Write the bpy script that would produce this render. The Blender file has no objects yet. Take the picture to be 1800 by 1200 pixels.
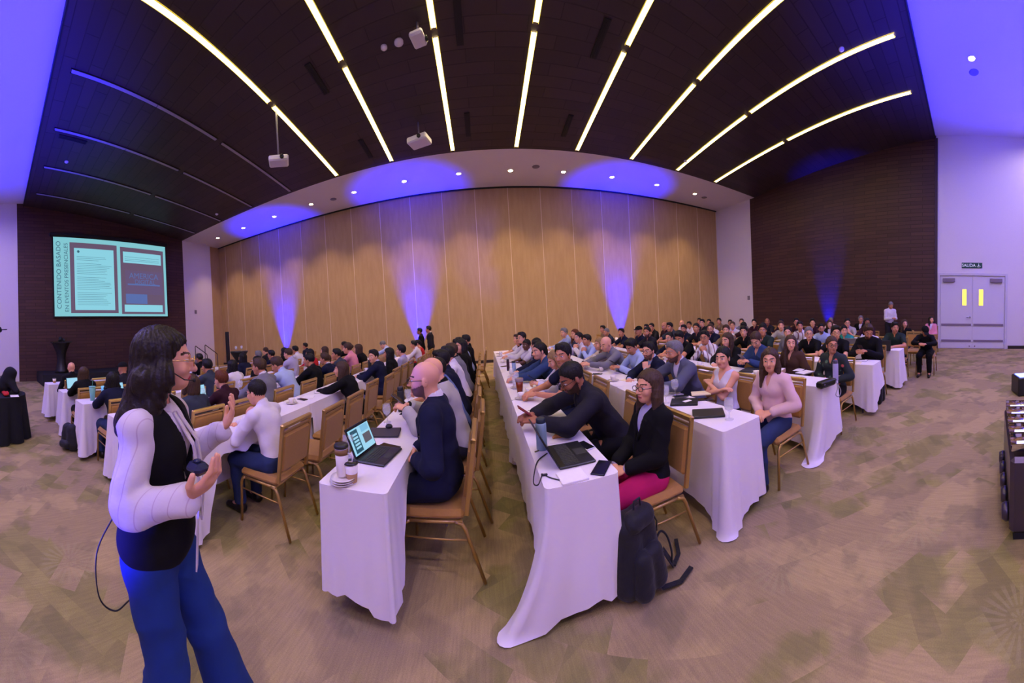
import bpy, math, random
import numpy as np
from mathutils import Vector, Matrix
random.seed(7)
C = bpy.context.scene.collection
SC = bpy.context.scene
# ---------------------------------------------------------------- camera (a phone panorama: vertical cylinder)
YAW, PITCH, ROLL, FPX, HY = -.0951, -.0157, .0604, 546.21, 568.99
CAMH = 1.65
def _rot(yaw, pitch, roll):
    cy, sy = math.cos(yaw), math.sin(yaw); cp, sp = math.cos(pitch), math.sin(pitch); cr, sr = math.cos(roll), math.sin(roll)
    return (np.array([[cy, -sy, 0], [sy, cy, 0], [0, 0, 1]]) @ np.array([[1, 0, 0], [0, cp, -sp], [0, sp, cp]])
            @ np.array([[cr, 0, sr], [0, 1, 0], [-sr, 0, cr]]))
CM = _rot(YAW, PITCH, ROLL)
cd = bpy.data.cameras.new('camera'); cam = bpy.data.objects.new('camera', cd); C.objects.link(cam)
cd.type = 'PANO'; cd.panorama_type = 'CENTRAL_CYLINDRICAL'
cd.central_cylindrical_range_u_min = -900 / FPX; cd.central_cylindrical_range_u_max = 900 / FPX
cd.central_cylindrical_range_v_min = -(1200 - HY) / FPX; cd.central_cylindrical_range_v_max = HY / FPX
cd.central_cylindrical_radius = 1.0
cd.clip_start = .02; cd.clip_end = 100
M3 = CM @ np.array([[1, 0, 0], [0, 0, -1], [0, 1, 0]])
mw = Matrix([[*M3[0], 0], [*M3[1], 0], [*M3[2], CAMH], [0, 0, 0, 1]]); cam.matrix_world = mw
SC.camera = cam
def ray(x, y):
    th = (x - 900) / FPX
    return CM @ np.array([math.sin(th), math.cos(th), (HY - y) / FPX])
def at_z(x, y, z):
    d = ray(x, y); k = (z - CAMH) / d[2]; return Vector((d[0] * k, d[1] * k, z))
def at_x(x, y, X):
    d = ray(x, y); k = X / d[0]; return Vector((X, d[1] * k, CAMH + d[2] * k))
def at_y(x, y, Y):
    d = ray(x, y); k = Y / d[1]; return Vector((d[0] * k, Y, CAMH + d[2] * k))
def at_d(x, y, D):
    d = ray(x, y); k = D / math.hypot(d[0], d[1]); return Vector((d[0] * k, d[1] * k, CAMH + d[2] * k))
# ---------------------------------------------------------------- world, exposure
w = bpy.data.worlds.new('world'); SC.world = w; w.use_nodes = True
w.node_tree.nodes['Background'].inputs[0].default_value = (.02, .02, .03, 1)
w.node_tree.nodes['Background'].inputs[1].default_value = 1
vs = SC.view_settings; vs.view_transform = 'Standard'; vs.look = 'None'; vs.exposure = 0.62; vs.gamma = 1
try: vs.use_curve_mapping = False
except Exception: pass
def lamp(name, kind, loc, energy, color, **k):
    l = bpy.data.lights.new(name, kind); l.energy = energy; l.color = color
    o = bpy.data.objects.new(name, l); C.objects.link(o); o.location = loc
    aim = k.pop('aim', None)
    if aim is not None: o.rotation_euler = (Vector(aim) - Vector(loc)).to_track_quat('-Z', 'Y').to_euler()
    for a, b in k.items(): setattr(l, a, b)
    return o
BLUE = (.0, .004, 1.0)
DW, YC, ZC, ZN, XL, XR, YN = 12.12, 9.44, 6.8, 7.66, -13.3, 11.6, 1.35
def spot(name, loc, aim, e, col, deg, blend=.6, rad=.05):
    return lamp(name, 'SPOT', loc, e, col, aim=aim, spot_size=math.radians(deg), spot_blend=blend, shadow_soft_size=rad)
# blue uplights standing along the far wall and the dark side wall
UP = [(-8.9, 11.75), (-2.5, 11.75), (5.75, 11.75)]
for x, y in UP:
    spot('uplight_beam', (x, DW - .30, .16), (x, DW - .02, 2.3), 5600, BLUE, 34, 1.0)
    spot('uplight_beam', (x, DW - .34, .16), (x, DW - .42, 6.7), 5600, BLUE, 44, 1.0)
spot('uplight_beam', (XR - .30, 5.7, .16), (XR - .02, 5.7, 2.4), 3000, BLUE, 34, 1.0)
spot('uplight_beam', (XR - 2.2, 5.5, .3), (XR - 1.1, 5.2, 7.1), 13000, BLUE, 38, 1.0)
# blue uplights behind the photographer that wash the white ceilings
spot('uplight_beam', (5.2, -3.4, .3), (6.6, -1.4, 7.9), 15000, BLUE, 66, 1.0, .1)
spot('uplight_beam', (-5.6, -3.2, .3), (-7.4, -1.0, 7.9), 15000, BLUE, 66, 1.0, .1)
spot('uplight_beam', (-1.75, -2.2, .35), (-1.28, .46, 1.05), 3000, (.02, .02, 1), 16, .8, .06)
# added fill lights, out of view, set in the white ceiling on the photographer's side
FILL = [(x, y) for y in (-.9, -3.3) for x in (-9.6, -5.0, -.6, 3.4)] + [(6.9, -3.3), (10.2, -3.3)]
for i, (x, y) in enumerate(FILL):
    spot('fill_light_beam', (x, y, ZN + .04), (x, y + .8, 0), 165, (1, .80, .80) if i % 2 else (.92, .72, 1), 164, .5, .08)
# ceiling downlights in the white soffit: warm pools on the folding wall
DLX = [-11.97, -10.1, -8.2, -6.3, -4.4, -2.45, -.5, 1.3, 3.2, 5.1, 7.1, 9.1]
DLY = 10.8
for x in DLX:
    spot('downlight_beam', (x, DLY, ZC - .12), (x, DLY + .3, 0), 260, (1, .68, .38), 84, 1.0, .06)
# ---------------------------------------------------------------- materials
_M = {}
def mat(name, col, rough=.6, metal=0.0, emis=None, es=1.0, spec=.4, trans=0.0, sheen=0.0, noise=None, bump=None, alpha=1.0):
    if name in _M: return _M[name]
    m = bpy.data.materials.new(name); m.use_nodes = True; nt = m.node_tree; b = nt.nodes['Principled BSDF']
    b.inputs['Base Color'].default_value = (*col, 1); b.inputs['Roughness'].default_value = rough
    b.inputs['Metallic'].default_value = metal; b.inputs['Specular IOR Level'].default_value = spec
    if alpha < 1: b.inputs['Alpha'].default_value = alpha
    if trans: b.inputs['Transmission Weight'].default_value = trans; b.inputs['IOR'].default_value = 1.3
    if sheen: b.inputs['Sheen Weight'].default_value = sheen
    if emis is not None:
        b.inputs['Emission Color'].default_value = (*emis, 1); b.inputs['Emission Strength'].default_value = es
    if noise:
        sc_, amt = noise
        tc = nt.nodes.new('ShaderNodeTexCoord'); n = nt.nodes.new('ShaderNodeTexNoise'); n.inputs['Scale'].default_value = sc_
        n.inputs['Detail'].default_value = 4
        r = nt.nodes.new('ShaderNodeMix'); r.data_type = 'RGBA'
        r.inputs[6].default_value = (*[max(0, c * (1 - amt)) for c in col], 1); r.inputs[7].default_value = (*[min(1, c * (1 + amt)) for c in col], 1)
        nt.links.new(tc.outputs['Object'], n.inputs['Vector']); nt.links.new(n.outputs['Fac'], r.inputs[0]); nt.links.new(r.outputs[2], b.inputs['Base Color'])
        if bump:
            bp = nt.nodes.new('ShaderNodeBump'); bp.inputs['Strength'].default_value = bump; bp.inputs['Distance'].default_value = .01
            nt.links.new(n.outputs['Fac'], bp.inputs['Height']); nt.links.new(bp.outputs['Normal'], b.inputs['Normal'])
    _M[name] = m; return m
def srgb(r, g, b):
    f = lambda c: (c / 255 / 12.92) if c / 255 <= .04045 else ((c / 255 + .055) / 1.055) ** 2.4
    return (f(r), f(g), f(b))
class N:
    def __init__(s, name):
        s.m = bpy.data.materials.new(name); s.m.use_nodes = True; s.t = s.m.node_tree; s.b = s.t.nodes['Principled BSDF']
    def n(s, typ, **k):
        o = s.t.nodes.new('ShaderNode' + typ)
        for a, v in k.items(): setattr(o, a, v)
        return o
    def l(s, a, b): s.t.links.new(a, b)
    def math(s, op, a, b=None, clamp=False):
        o = s.n('Math', operation=op, use_clamp=clamp)
        for i, v in enumerate((a, b)):
            if v is None: continue
            if isinstance(v, (int, float)): o.inputs[i].default_value = v
            else: s.l(v, o.inputs[i])
        return o.outputs[0]
    def mix(s, f, a, b):
        o = s.n('Mix', data_type='RGBA')
        for i, v in ((0, f), (6, a), (7, b)):
            if isinstance(v, (int, float)): o.inputs[i].default_value = v
            elif isinstance(v, tuple): o.inputs[i].default_value = (*v, 1)
            else: s.l(v, o.inputs[i])
        return o.outputs[2]
    def noise(s, vec, scale, detail=3):
        o = s.n('TexNoise'); o.inputs['Scale'].default_value = scale; o.inputs['Detail'].default_value = detail
        s.l(vec, o.inputs['Vector']); return o.outputs['Fac']
    def ramp(s, f, p0, p1):
        o = s.n('MapRange'); o.inputs[1].default_value = p0; o.inputs[2].default_value = p1; s.l(f, o.inputs[0]); return o.outputs[0]
# ---------------------------------------------------------------- mesh helpers
class MB:
    """collects shapes and links them as ONE mesh object"""
    def __init__(s): s.v = []; s.f = []; s.m = []; s.sm = []
    def add(s, vs, fs, mi=0, smooth=False):
        o = len(s.v); s.v += [tuple(v) for v in vs]; s.f += [tuple(i + o for i in f) for f in fs]; s.m += [mi] * len(fs); s.sm += [smooth] * len(fs); return s
    def box(s, lo, hi, mi=0, M=None, bev=0.0):
        x0, y0, z0 = lo; x1, y1, z1 = hi
        if bev <= 0:
            vs = [(x, y, z) for z in (z0, z1) for y in (y0, y1) for x in (x0, x1)]
            fs = [(0, 2, 3, 1), (4, 5, 7, 6), (0, 1, 5, 4), (2, 6, 7, 3), (0, 4, 6, 2), (1, 3, 7, 5)]
        else:
            b = min(bev, (x1 - x0) / 2.01, (y1 - y0) / 2.01, (z1 - z0) / 2.01); vs = []; idx = {}
            for X in (0, 1):
                for Y in (0, 1):
                    for Z in (0, 1):
                        for a in range(3):
                            p = [x1 - b if X else x0 + b, y1 - b if Y else y0 + b, z1 - b if Z else z0 + b]
                            p[a] = (x1, y1, z1)[a] if (X, Y, Z)[a] else (x0, y0, z0)[a]
                            idx[X, Y, Z, a] = len(vs); vs.append(tuple(p))
            g = lambda X, Y, Z, a: idx[X, Y, Z, a]; fs = []
            for a in range(3):
                u, v = [i for i in range(3) if i != a]
                for sgn in (0, 1):
                    q = []
                    for (p, r) in ((0, 0), (1, 0), (1, 1), (0, 1)):
                        c = [0, 0, 0]; c[a] = sgn; c[u] = p; c[v] = r; q.append(g(*c, a))
                    fs.append(tuple(q))
            for a in range(3):
                u, v = [i for i in range(3) if i != a]
                for p in (0, 1):
                    for r in (0, 1):
                        c0 = [0, 0, 0]; c0[u] = p; c0[v] = r; c1 = list(c0); c1[a] = 1
                        fs.append((g(*c0, u), g(*c1, u), g(*c1, v), g(*c0, v)))
            for X in (0, 1):
                for Y in (0, 1):
                    for Z in (0, 1): fs.append((g(X, Y, Z, 0), g(X, Y, Z, 1), g(X, Y, Z, 2)))
        if M is not None: vs = [tuple(M @ Vector(v)) for v in vs]
        return s.add(vs, fs, mi)
    def tube(s, pts, r, n=8, mi=0, M=None, cap=True):
        pts = [Vector(p) for p in pts]; vs = []; fs = []; rs = r if isinstance(r, (list, tuple)) else [r] * len(pts)
        up = None
        for i, p in enumerate(pts):
            a = pts[max(0, i - 1)]; b = pts[min(len(pts) - 1, i + 1)]; d = (b - a).normalized()
            if up is None: up = d.orthogonal().normalized()
            up = (up - d * up.dot(d)); up = up.normalized() if up.length > 1e-6 else d.orthogonal().normalized()
            sd = d.cross(up)
            for k in range(n):
                t = 2 * math.pi * k / n; vs.append(p + (up * math.cos(t) + sd * math.sin(t)) * rs[i])
        for i in range(len(pts) - 1):
            for k in range(n): fs.append((i * n + k, i * n + (k + 1) % n, (i + 1) * n + (k + 1) % n, (i + 1) * n + k))
        if cap: fs.append(tuple(range(n - 1, -1, -1))); fs.append(tuple((len(pts) - 1) * n + k for k in range(n)))
        if M is not None: vs = [M @ v for v in vs]
        return s.add(vs, fs, mi, True)
    def lathe(s, prof, n=20, mi=0, M=None, c=(0, 0, 0)):
        vs = []; fs = []
        for r, z in prof:
            for k in range(n): t = 2 * math.pi * k / n; vs.append(Vector((c[0] + r * math.cos(t), c[1] + r * math.sin(t), c[2] + z)))
        for i in range(len(prof) - 1):
            for k in range(n): fs.append((i * n + k, i * n + (k + 1) % n, (i + 1) * n + (k + 1) % n, (i + 1) * n + k))
        if prof[0][0] > 1e-5: fs.append(tuple(range(n - 1, -1, -1)))
        if prof[-1][0] > 1e-5: fs.append(tuple((len(prof) - 1) * n + k for k in range(n)))
        if M is not None: vs = [M @ v for v in vs]
        return s.add(vs, fs, mi, True)
    def poly(s, pts, mi=0): return s.add(pts, [tuple(range(len(pts)))], mi)
    def mesh(s, name, mats):
        me = bpy.data.meshes.new(name); me.from_pydata(s.v, [], s.f)
        for m in (mats if isinstance(mats, (list, tuple)) else [mats]): me.materials.append(m)
        me.polygons.foreach_set('material_index', s.m); me.polygons.foreach_set('use_smooth', s.sm); me.update(); return me
    def build(s, name, mats, parent=None, loc=None):
        o = bpy.data.objects.new(name, s.mesh(name, mats)); C.objects.link(o)
        if parent: o.parent = parent
        if loc is not None: o.location = loc
        return o
def tag(o, label=None, cat=None, group=None, kind=None):
    if label: o['label'] = label
    if cat: o['category'] = cat
    if group: o['group'] = group
    if kind: o['kind'] = kind
    return o
def empty(name, loc=(0, 0, 0), rz=0.0, label=None, cat=None, group=None):
    o = bpy.data.objects.new(name, None); C.objects.link(o); o.location = loc; o.rotation_euler = (0, 0, rz); o.empty_display_size = .1
    return tag(o, label, cat, group)
def copy_tree(o, parent=None, label=None, group=None):
    c = o.copy(); C.objects.link(c)
    if parent: c.parent = parent
    if label: c['label'] = label
    if group: c['group'] = group
    for ch in list(o.children): copy_tree(ch, c)
    return c
def struct(name, mb, mats, parent=None): return tag(mb.build(name, mats, parent), kind='structure')
def text(name, body, size, M, m, parent=None, ext=.002, align='CENTER', wide=1.0):
    cu = bpy.data.curves.new(name, 'FONT'); cu.body = body; cu.size = size; cu.extrude = ext; cu.align_x = align; cu.align_y = 'CENTER'; cu.space_character = wide
    t_ = bpy.data.objects.new(name, cu); C.objects.link(t_); bpy.context.view_layer.update()
    me = bpy.data.meshes.new_from_object(t_.evaluated_get(bpy.context.evaluated_depsgraph_get())); bpy.data.objects.remove(t_)
    me.materials.clear(); me.materials.append(m); o = bpy.data.objects.new(name, me); C.objects.link(o); o.matrix_world = M
    if parent: o.parent = parent; o.matrix_parent_inverse = Matrix.Identity(4)
    return o
ORD = ['zeroth', 'first', 'second', 'third', 'fourth', 'fifth', 'sixth', 'seventh', 'eighth', 'ninth', 'tenth', 'eleventh', 'twelfth', 'thirteenth', 'fourteenth', 'fifteenth', 'sixteenth', 'seventeenth']

def short(t, pre='', n=16):
    w = (pre + ' ' + t).split(); w = w[:n]
    while w[-1].strip(',') in ('a', 'the', 'of', 'in', 'on', 'and', 'with', 'his', 'her', 'at', 'from', 'near', 'by', 'over', 'under', 'black', 'white', 'right', 'left', 'beside', 'against'): w.pop()
    return ' '.join(w).rstrip(',')

def smooth(pts, n=6):
    P = [np.array(p, float) for p in pts]; P = [2 * P[0] - P[1]] + P + [2 * P[-1] - P[-2]]; o = []
    for i in range(1, len(P) - 2):
        for k in range(n):
            t = k / n; a, b, c, d = P[i - 1:i + 3]; o.append(tuple(.5 * (2 * b + (c - a) * t + (2 * a - 5 * b + 4 * c - d) * t * t + (3 * b - a - 3 * c + d) * t ** 3)))
    return o + [tuple(P[-2])]
# ================================================================ the room
def carpet():
    a = N('carpet'); tc = a.n('TexCoord'); P = tc.outputs['Object']
    fine = a.noise(P, 170, 2)
    def patch(rot, loc, w, h, sc_):
        mp = a.n('Mapping'); mp.inputs['Rotation'].default_value = (0, 0, rot); mp.inputs['Location'].default_value = loc; a.l(P, mp.inputs[0])
        br = a.n('TexBrick'); br.inputs['Scale'].default_value = sc_; br.inputs['Mortar Size'].default_value = 0; br.inputs['Brick Width'].default_value = w; br.inputs['Row Height'].default_value = h
        br.inputs['Color1'].default_value = (0, 0, 0, 1); br.inputs['Color2'].default_value = (1, 1, 1, 1); a.l(mp.outputs[0], br.inputs['Vector']); return mp.outputs[0], br.outputs['Color']
    v1, b1 = patch(.62, (3, 7, 0), .40, .20, 1); v2, b2 = patch(-.48, (9, 2, 0), .30, .12, 1); v3, b3 = patch(.62, (1, 4, 0), .8, .36, 1)
    blob = a.noise(P, 1.7, 4); blob2 = a.noise(v2, 2.6, 3)
    f1 = a.ramp(a.math('ADD', a.math('MULTIPLY', blob, 1.0), a.math('MULTIPLY', b3, .16)), .54, .60)
    col = a.mix(f1, srgb(184, 160, 112), srgb(166, 144, 104))
    col = a.mix(a.math('MULTIPLY', a.ramp(a.math('ADD', blob2, a.math('MULTIPLY', b1, .12)), .60, .66), .45), col, srgb(120, 110, 82))
    g = a.ramp(a.math('ADD', a.noise(P, .95, 4), a.math('MULTIPLY', b1, .17)), .62, .66)
    gc = a.mix(b2, srgb(150, 146, 74), srgb(112, 112, 58)); col = a.mix(a.math('MULTIPLY', g, .6), col, gc)
    mg = a.n('Mapping'); mg.inputs['Scale'].default_value = (70, 6, 1); mg.inputs['Rotation'].default_value = (0, 0, .62); a.l(P, mg.inputs[0])
    col = a.mix(a.math('MULTIPLY', a.ramp(a.noise(mg.outputs[0], 1, 2), .35, .65), .22), col, srgb(104, 88, 66))
    # sunburst flowers woven into the pile
    vo = a.n('TexVoronoi'); vo.inputs['Scale'].default_value = .95; vo.inputs['Randomness'].default_value = .75; vo.voronoi_dimensions = '2D'; a.l(P, vo.inputs['Vector'])
    sc_ = a.n('VectorMath', operation='SCALE'); sc_.inputs['Scale'].default_value = 1.0; a.l(P, sc_.inputs[0])
    df = a.n('VectorMath', operation='SUBTRACT'); a.l(sc_.outputs[0], df.inputs[0]); a.l(vo.outputs['Position'], df.inputs[1])
    sx = a.n('SeparateXYZ'); a.l(df.outputs[0], sx.inputs[0])
    ang = a.math('ARCTAN2', sx.outputs[1], sx.outputs[0]); r = a.math('POWER', a.math('ADD', a.math('MULTIPLY', sx.outputs[0], sx.outputs[0]), a.math('MULTIPLY', sx.outputs[1], sx.outputs[1])), .5)
    rays = a.ramp(a.math('SINE', a.math('MULTIPLY', ang, 22)), -.2, .3)
    band = a.math('MULTIPLY', a.ramp(r, .075, .085), a.ramp(r, .235, .19))
    petals = a.ramp(a.math('SINE', a.math('MULTIPLY', ang, 9)), -.1, .3)
    core = a.math('MULTIPLY', a.math('MULTIPLY', a.ramp(r, .018, .025), a.ramp(r, .062, .052)), petals)
    fl = a.math('ADD', a.math('MULTIPLY', rays, band), core, True)
    col = a.mix(a.math('MULTIPLY', a.math('MULTIPLY', fl, .36), a.ramp(a.noise(P, .8, 1), .35, .6)), col, srgb(170, 156, 112))
    col = a.mix(a.math('MULTIPLY', a.ramp(fine, .3, .7), .25), col, srgb(92, 78, 62))
    a.l(col, a.b.inputs['Base Color']); a.b.inputs['Roughness'].default_value = .95; a.b.inputs['Specular IOR Level'].default_value = .1
    bp = a.n('Bump'); bp.inputs['Strength'].default_value = .35; bp.inputs['Distance'].default_value = .01; a.l(fine, bp.inputs['Height']); a.l(bp.outputs[0], a.b.inputs['Normal'])
    return a.m
def slatwall(name, c1, c2, sx, sz, axis):
    a = N(name); tc = a.n('TexCoord'); mp = a.n('Mapping'); a.l(tc.outputs['Object'], mp.inputs[0])
    mp.inputs['Rotation'].default_value = (math.pi / 2, 0, math.pi / 2) if axis == 'x' else (0, 0, 0)
    br = a.n('TexBrick'); br.inputs['Scale'].default_value = 1; br.inputs['Brick Width'].default_value = sx; br.inputs['Row Height'].default_value = sz
    br.inputs['Mortar Size'].default_value = .012; br.inputs['Color1'].default_value = (*c1, 1); br.inputs['Color2'].default_value = (*c2, 1); br.inputs['Mortar'].default_value = (*[c * .55 for c in c1], 1)
    sp = a.n('SeparateXYZ'); a.l(tc.outputs['Object'], sp.inputs[0]); cb = a.n('CombineXYZ')
    a.l(sp.outputs[1 if axis == 'x' else 0], cb.inputs[0]); a.l(sp.outputs[2 if axis != 'z' else 1], cb.inputs[1]); a.l(cb.outputs[0], br.inputs['Vector'])
    a.l(br.outputs['Color'], a.b.inputs['Base Color']); a.b.inputs['Roughness'].default_value = .5; a.b.inputs['Specular IOR Level'].default_value = .25
    bp = a.n('Bump'); bp.inputs['Strength'].default_value = .6; bp.inputs['Distance'].default_value = .02; bp.invert = True; a.l(br.outputs['Fac'], bp.inputs['Height']); a.l(bp.outputs[0], a.b.inputs['Normal'])
    return a.m
def beigewall():
    a = N('folding_wall_fabric'); tc = a.n('TexCoord'); P = tc.outputs['Object']
    mp = a.n('Mapping'); mp.inputs['Scale'].default_value = (3, 1, .5); a.l(P, mp.inputs[0])
    col = a.mix(a.ramp(a.noise(mp.outputs[0], 3, 4), .35, .65), srgb(186, 156, 112), srgb(178, 147, 103))
    col = a.mix(a.math('MULTIPLY', a.noise(P, 55, 2), .25), col, srgb(140, 110, 78))
    a.l(col, a.b.inputs['Base Color']); a.b.inputs['Roughness'].default_value = .9; a.b.inputs['Specular IOR Level'].default_value = .15
    return a.m
M_white = mat('white_paint', srgb(214, 206, 210), .8, noise=(30, .03))
M_beige = beigewall(); M_seam = mat('pale_seam', srgb(214, 190, 158), .7)
M_dark = slatwall('dark_wood_tile', srgb(82, 57, 48), srgb(70, 48, 42), .9, .14, 'x')
M_ceil = slatwall('dark_ceiling_board', srgb(66, 52, 54), srgb(58, 46, 48), 1.2, .3, 'z')
M_black = mat('black_matte', (.012, .011, .013), .7); M_base = mat('dark_baseboard', srgb(40, 28, 26), .6)
struct('floor', MB().box((XL - 2.5, -6, -.2), (XR + 1.2, DW + .4, 0)), carpet())
# far folding wall: panels and their pale seams
mb = MB().box((XL - 2.3, DW, 0), (XR + .9, DW + .3, ZC), 0)
for k in range(-8, 12):
    x = -.2747 * 9.35 + .1275 * 9.35 * 1.079 * k
    if XL - 1.5 < x < XR: mb.box((x - .012, DW - .012, .1), (x + .012, DW + .01, ZC - .02), 1)
struct('wall_back', mb, [M_beige, M_seam])
struct('baseboard_back', MB().box((XL - 1.5, DW - .03, 0), (XR, DW + .01, .11)), M_base)
struct('trim_1', MB().box((XL - 1.5, DW - .05, ZC - .05), (XR, DW + .02, ZC - .0)), M_black)
struct('ceiling_soffit', MB().box((XL - 2.3, YC, ZC), (XR + .9, DW + .3, ZC + .3)), M_white)
# dark sloping ceiling
m = MB(); y0, z0, y1, z1 = YN, ZN, YC, ZC
X0, X1 = XL, XR
m.add([(X0, y0, z0), (X1, y0, z0), (X1, y1, z1), (X0, y1, z1), (X0, y0, z0 + .16), (X1, y0, z0 + .16), (X1, y1, z1 + .16), (X0, y1, z1 + .16)],
      [(0, 1, 2, 3), (7, 6, 5, 4), (0, 4, 5, 1), (1, 5, 6, 2), (2, 6, 7, 3), (3, 7, 4, 0)])
struct('ceiling', m, M_ceil)
struct('ceiling_near', MB().box((XL - .3, -6, ZN + .1), (XR + .3, YN + .1, ZN + .4)), M_white)
# side walls
struct('wall_left', MB().box((XL - .3, 1.05, 0), (XL, YC, ZN + .2)), M_dark)
struct('wall_left_near', MB().box((XL - .3, -6, 0), (XL - .02, 1.05, ZN + .2)), M_white)
struct('wall_left_column', MB().box((XL - .3, YC, 0), (XL + .0, 11.35, ZC)), M_white)
struct('wall_left_recess', MB().box((XL - .32, 11.35, 0), (XL - .12, DW, ZC)), M_beige)
struct('wall_right', MB().box((XR, 1.3, 0), (XR + .3, YC + .3, ZN + .2)), M_dark)
struct('wall_right_near', MB().box((XR + .02, -6, 0), (XR + .3, 1.3, ZN + .2)), M_white)
struct('wall_right_column', MB().box((XR, YC + .3, 0), (XR + .3, DW, ZC)), M_white)
struct('wall_front', MB().box((XL - .3, -6.2, 0), (XR + .3, -6, ZN + .3)), M_white)
struct('baseboard_right', MB().box((XR - .01, -6, 0), (XR + .04, -1.42, .12)), M_base)
struct('trim_2', MB().box((XR - .03, 1.24, 0), (XR + .05, 1.34, ZN)), mat('dark_corner_trim', srgb(58, 38, 50), .5))
struct('trim_3', MB().box((XL, YN - .02, ZN - .02), (XR, YN + .01, ZN + .12)), M_black)
# --- linear ceiling lights
M_lit = mat('lit_diffuser', (.9, .9, .85), .5, emis=(1, .83, .42), es=15.0)
M_unlit = mat('unlit_diffuser', srgb(150, 140, 158), .5)
M_lip = mat('halo_channel_lip', (.6, .5, .1), .5, emis=(1, .72, .08), es=.5)  # yellow halo of the lit strips, put into the lips as emission
M_chan = mat('light_channel', (.02, .018, .016), .5)
SL = math.atan2(ZC - ZN, YC - YN)
def zc(y): return ZN + (ZC - ZN) * (y - YN) / (YC - YN)
x0l, sl_ = -.468 * 9.35, .2038 * 9.35
ys = [(9.3, 7.95), (7.93, 6.0), (5.78, 3.9), (3.88, 1.75)]
rows = [(k, True) for k in range(8)] + [(-k, False) for k in range(1, 6)]
BM = {}
for k, lit in rows:
    X = x0l + sl_ * k + (.07 * 0)
    root = empty('linear_ceiling_light', (X, 5.5, zc(5.5)), 0,
                 ('lit linear light row in the dark ceiling, %s from the dark right wall' % ORD[8 - k]) if lit else ('unlit grey linear light row in the dark ceiling, %s from the screen wall' % ORD[6 + k]),
                 'ceiling light', 'lit linear lights in the dark ceiling' if lit else 'unlit linear lights in the dark ceiling')
    sk = -.0
    for j, (ya, yb) in enumerate(ys):
        if k == -5 and j in (0, 3): continue
        key = (lit, j)
        if key not in BM:
            w2 = .045; b = MB()
            yy = (ya, yb); pts = []
            for y in yy:
                for x in (-w2, w2):
                    for dz in (-.025, .03): pts.append((x, y - 5.5, zc(y) - zc(5.5) + dz))
            b.add(pts, [(0, 2, 6, 4), (1, 5, 7, 3), (0, 1, 3, 2), (4, 6, 7, 5), (0, 4, 5, 1), (2, 3, 7, 6)])
            BM[key] = b.mesh('diffuser', M_lit if lit else M_unlit)
        o = bpy.data.objects.new('diffuser', BM[key]); C.objects.link(o); o.parent = root
    fr = MB()
    for ya, yb in (((9.34, 5.97), (5.81, 1.72)) if k != -5 else ((7.97, 5.97), (5.81, 3.88))):
        for sx in (-.060, .050):
            pts = []
            for y in (ya, yb):
                for x in (sx, sx + .01):
                    for dz in (-.028, .03): pts.append((x, y - 5.5, zc(y) - zc(5.5) + dz))
            fr.add(pts, [(0, 2, 6, 4), (1, 5, 7, 3), (0, 1, 3, 2), (4, 6, 7, 5), (0, 4, 5, 1), (2, 3, 7, 6)])
    fr.build('channel_frame', M_lip if lit else M_chan, root)
# --- downlights in the soffit and the near ceiling, with the added fill lights
M_dl = mat('downlight_lens', (1, .9, .7), .4, emis=(1, .78, .45), es=26); M_ring = mat('white_ring', srgb(220, 214, 214), .5)
def downlight(loc, label):
    r = empty('recessed_downlight', loc, 0, label, 'ceiling light', 'small round downlights in the white ceilings')
    MB().lathe([(.115, .0), (.115, -.012), (.085, -.018), (.08, -.004)], 20).build('ring', M_ring, r)
    MB().lathe([(.0, -.010), (.078, -.012), (.078, -.002)], 20).build('lens', M_dl, r)
for i, x in enumerate(DLX): downlight((x, DLY, ZC), 'small lit round downlight in the white soffit, %s from the screen side' % ORD[i + 1])
pz = at_z(1708, 102, ZN + .1); downlight(pz, 'small lit round downlight in the blue washed ceiling above the exit')
for i, (x, y) in enumerate(FILL): downlight((x, y, ZN + .1), 'recessed round house light in the white ceiling, %s of the ten on the photographer\'s side' % ORD[i + 1])
M_grey = mat('grey_plastic', srgb(120, 112, 124), .5)
for px_, py_, z, nm, lab in [(1712, 127, ZN + .1, 'ceiling_speaker', 'round ceiling speaker beside the downlight above the exit'), (942, 293, ZC, 'ceiling_speaker', 'round grey ceiling speaker in the middle of the white soffit'),
                             (586, 350, ZC, 'ceiling_speaker', 'round grey ceiling speaker in the left of the white soffit'), (1238, 347, ZC, 'ceiling_speaker', 'round grey ceiling speaker at the right end of the white soffit')]:
    tag(MB().lathe([(.0, -.014), (.1, -.016), (.13, -.004), (.13, 0)], 20).build(nm, M_grey, None, at_z(px_, py_, z)), lab, 'speaker')
for px_, py_, lab in [(701, 74, 'white round smoke detector beside the upper projector'), (675, 83, 'tiny white sensor left of the smoke detector by the projector'),
                      (1479, 86, 'white round detector near the second light row from the right'), (117, 284, 'round white detector at the screen side of the dark ceiling'),
                      (1205, 283, 'small white detector at the far edge of the dark ceiling, right side'), (381, 376, 'small white detector at the far edge of the dark ceiling, left side')]:
    p = at_z(px_, py_, ZC); p = at_z(px_, py_, zc(min(9.3, max(1.5, p.y))))
    p = at_z(px_, py_, zc(min(9.3, max(1.5, p.y)))); rr = .09 if '701' in str(px_) else .065
    tag(MB().lathe([(.0, -.05), (rr * .6, -.045), (rr, -.02), (rr, .01)], 16).build('smoke_detector', M_ring, None, p), lab, 'smoke detector')
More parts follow.
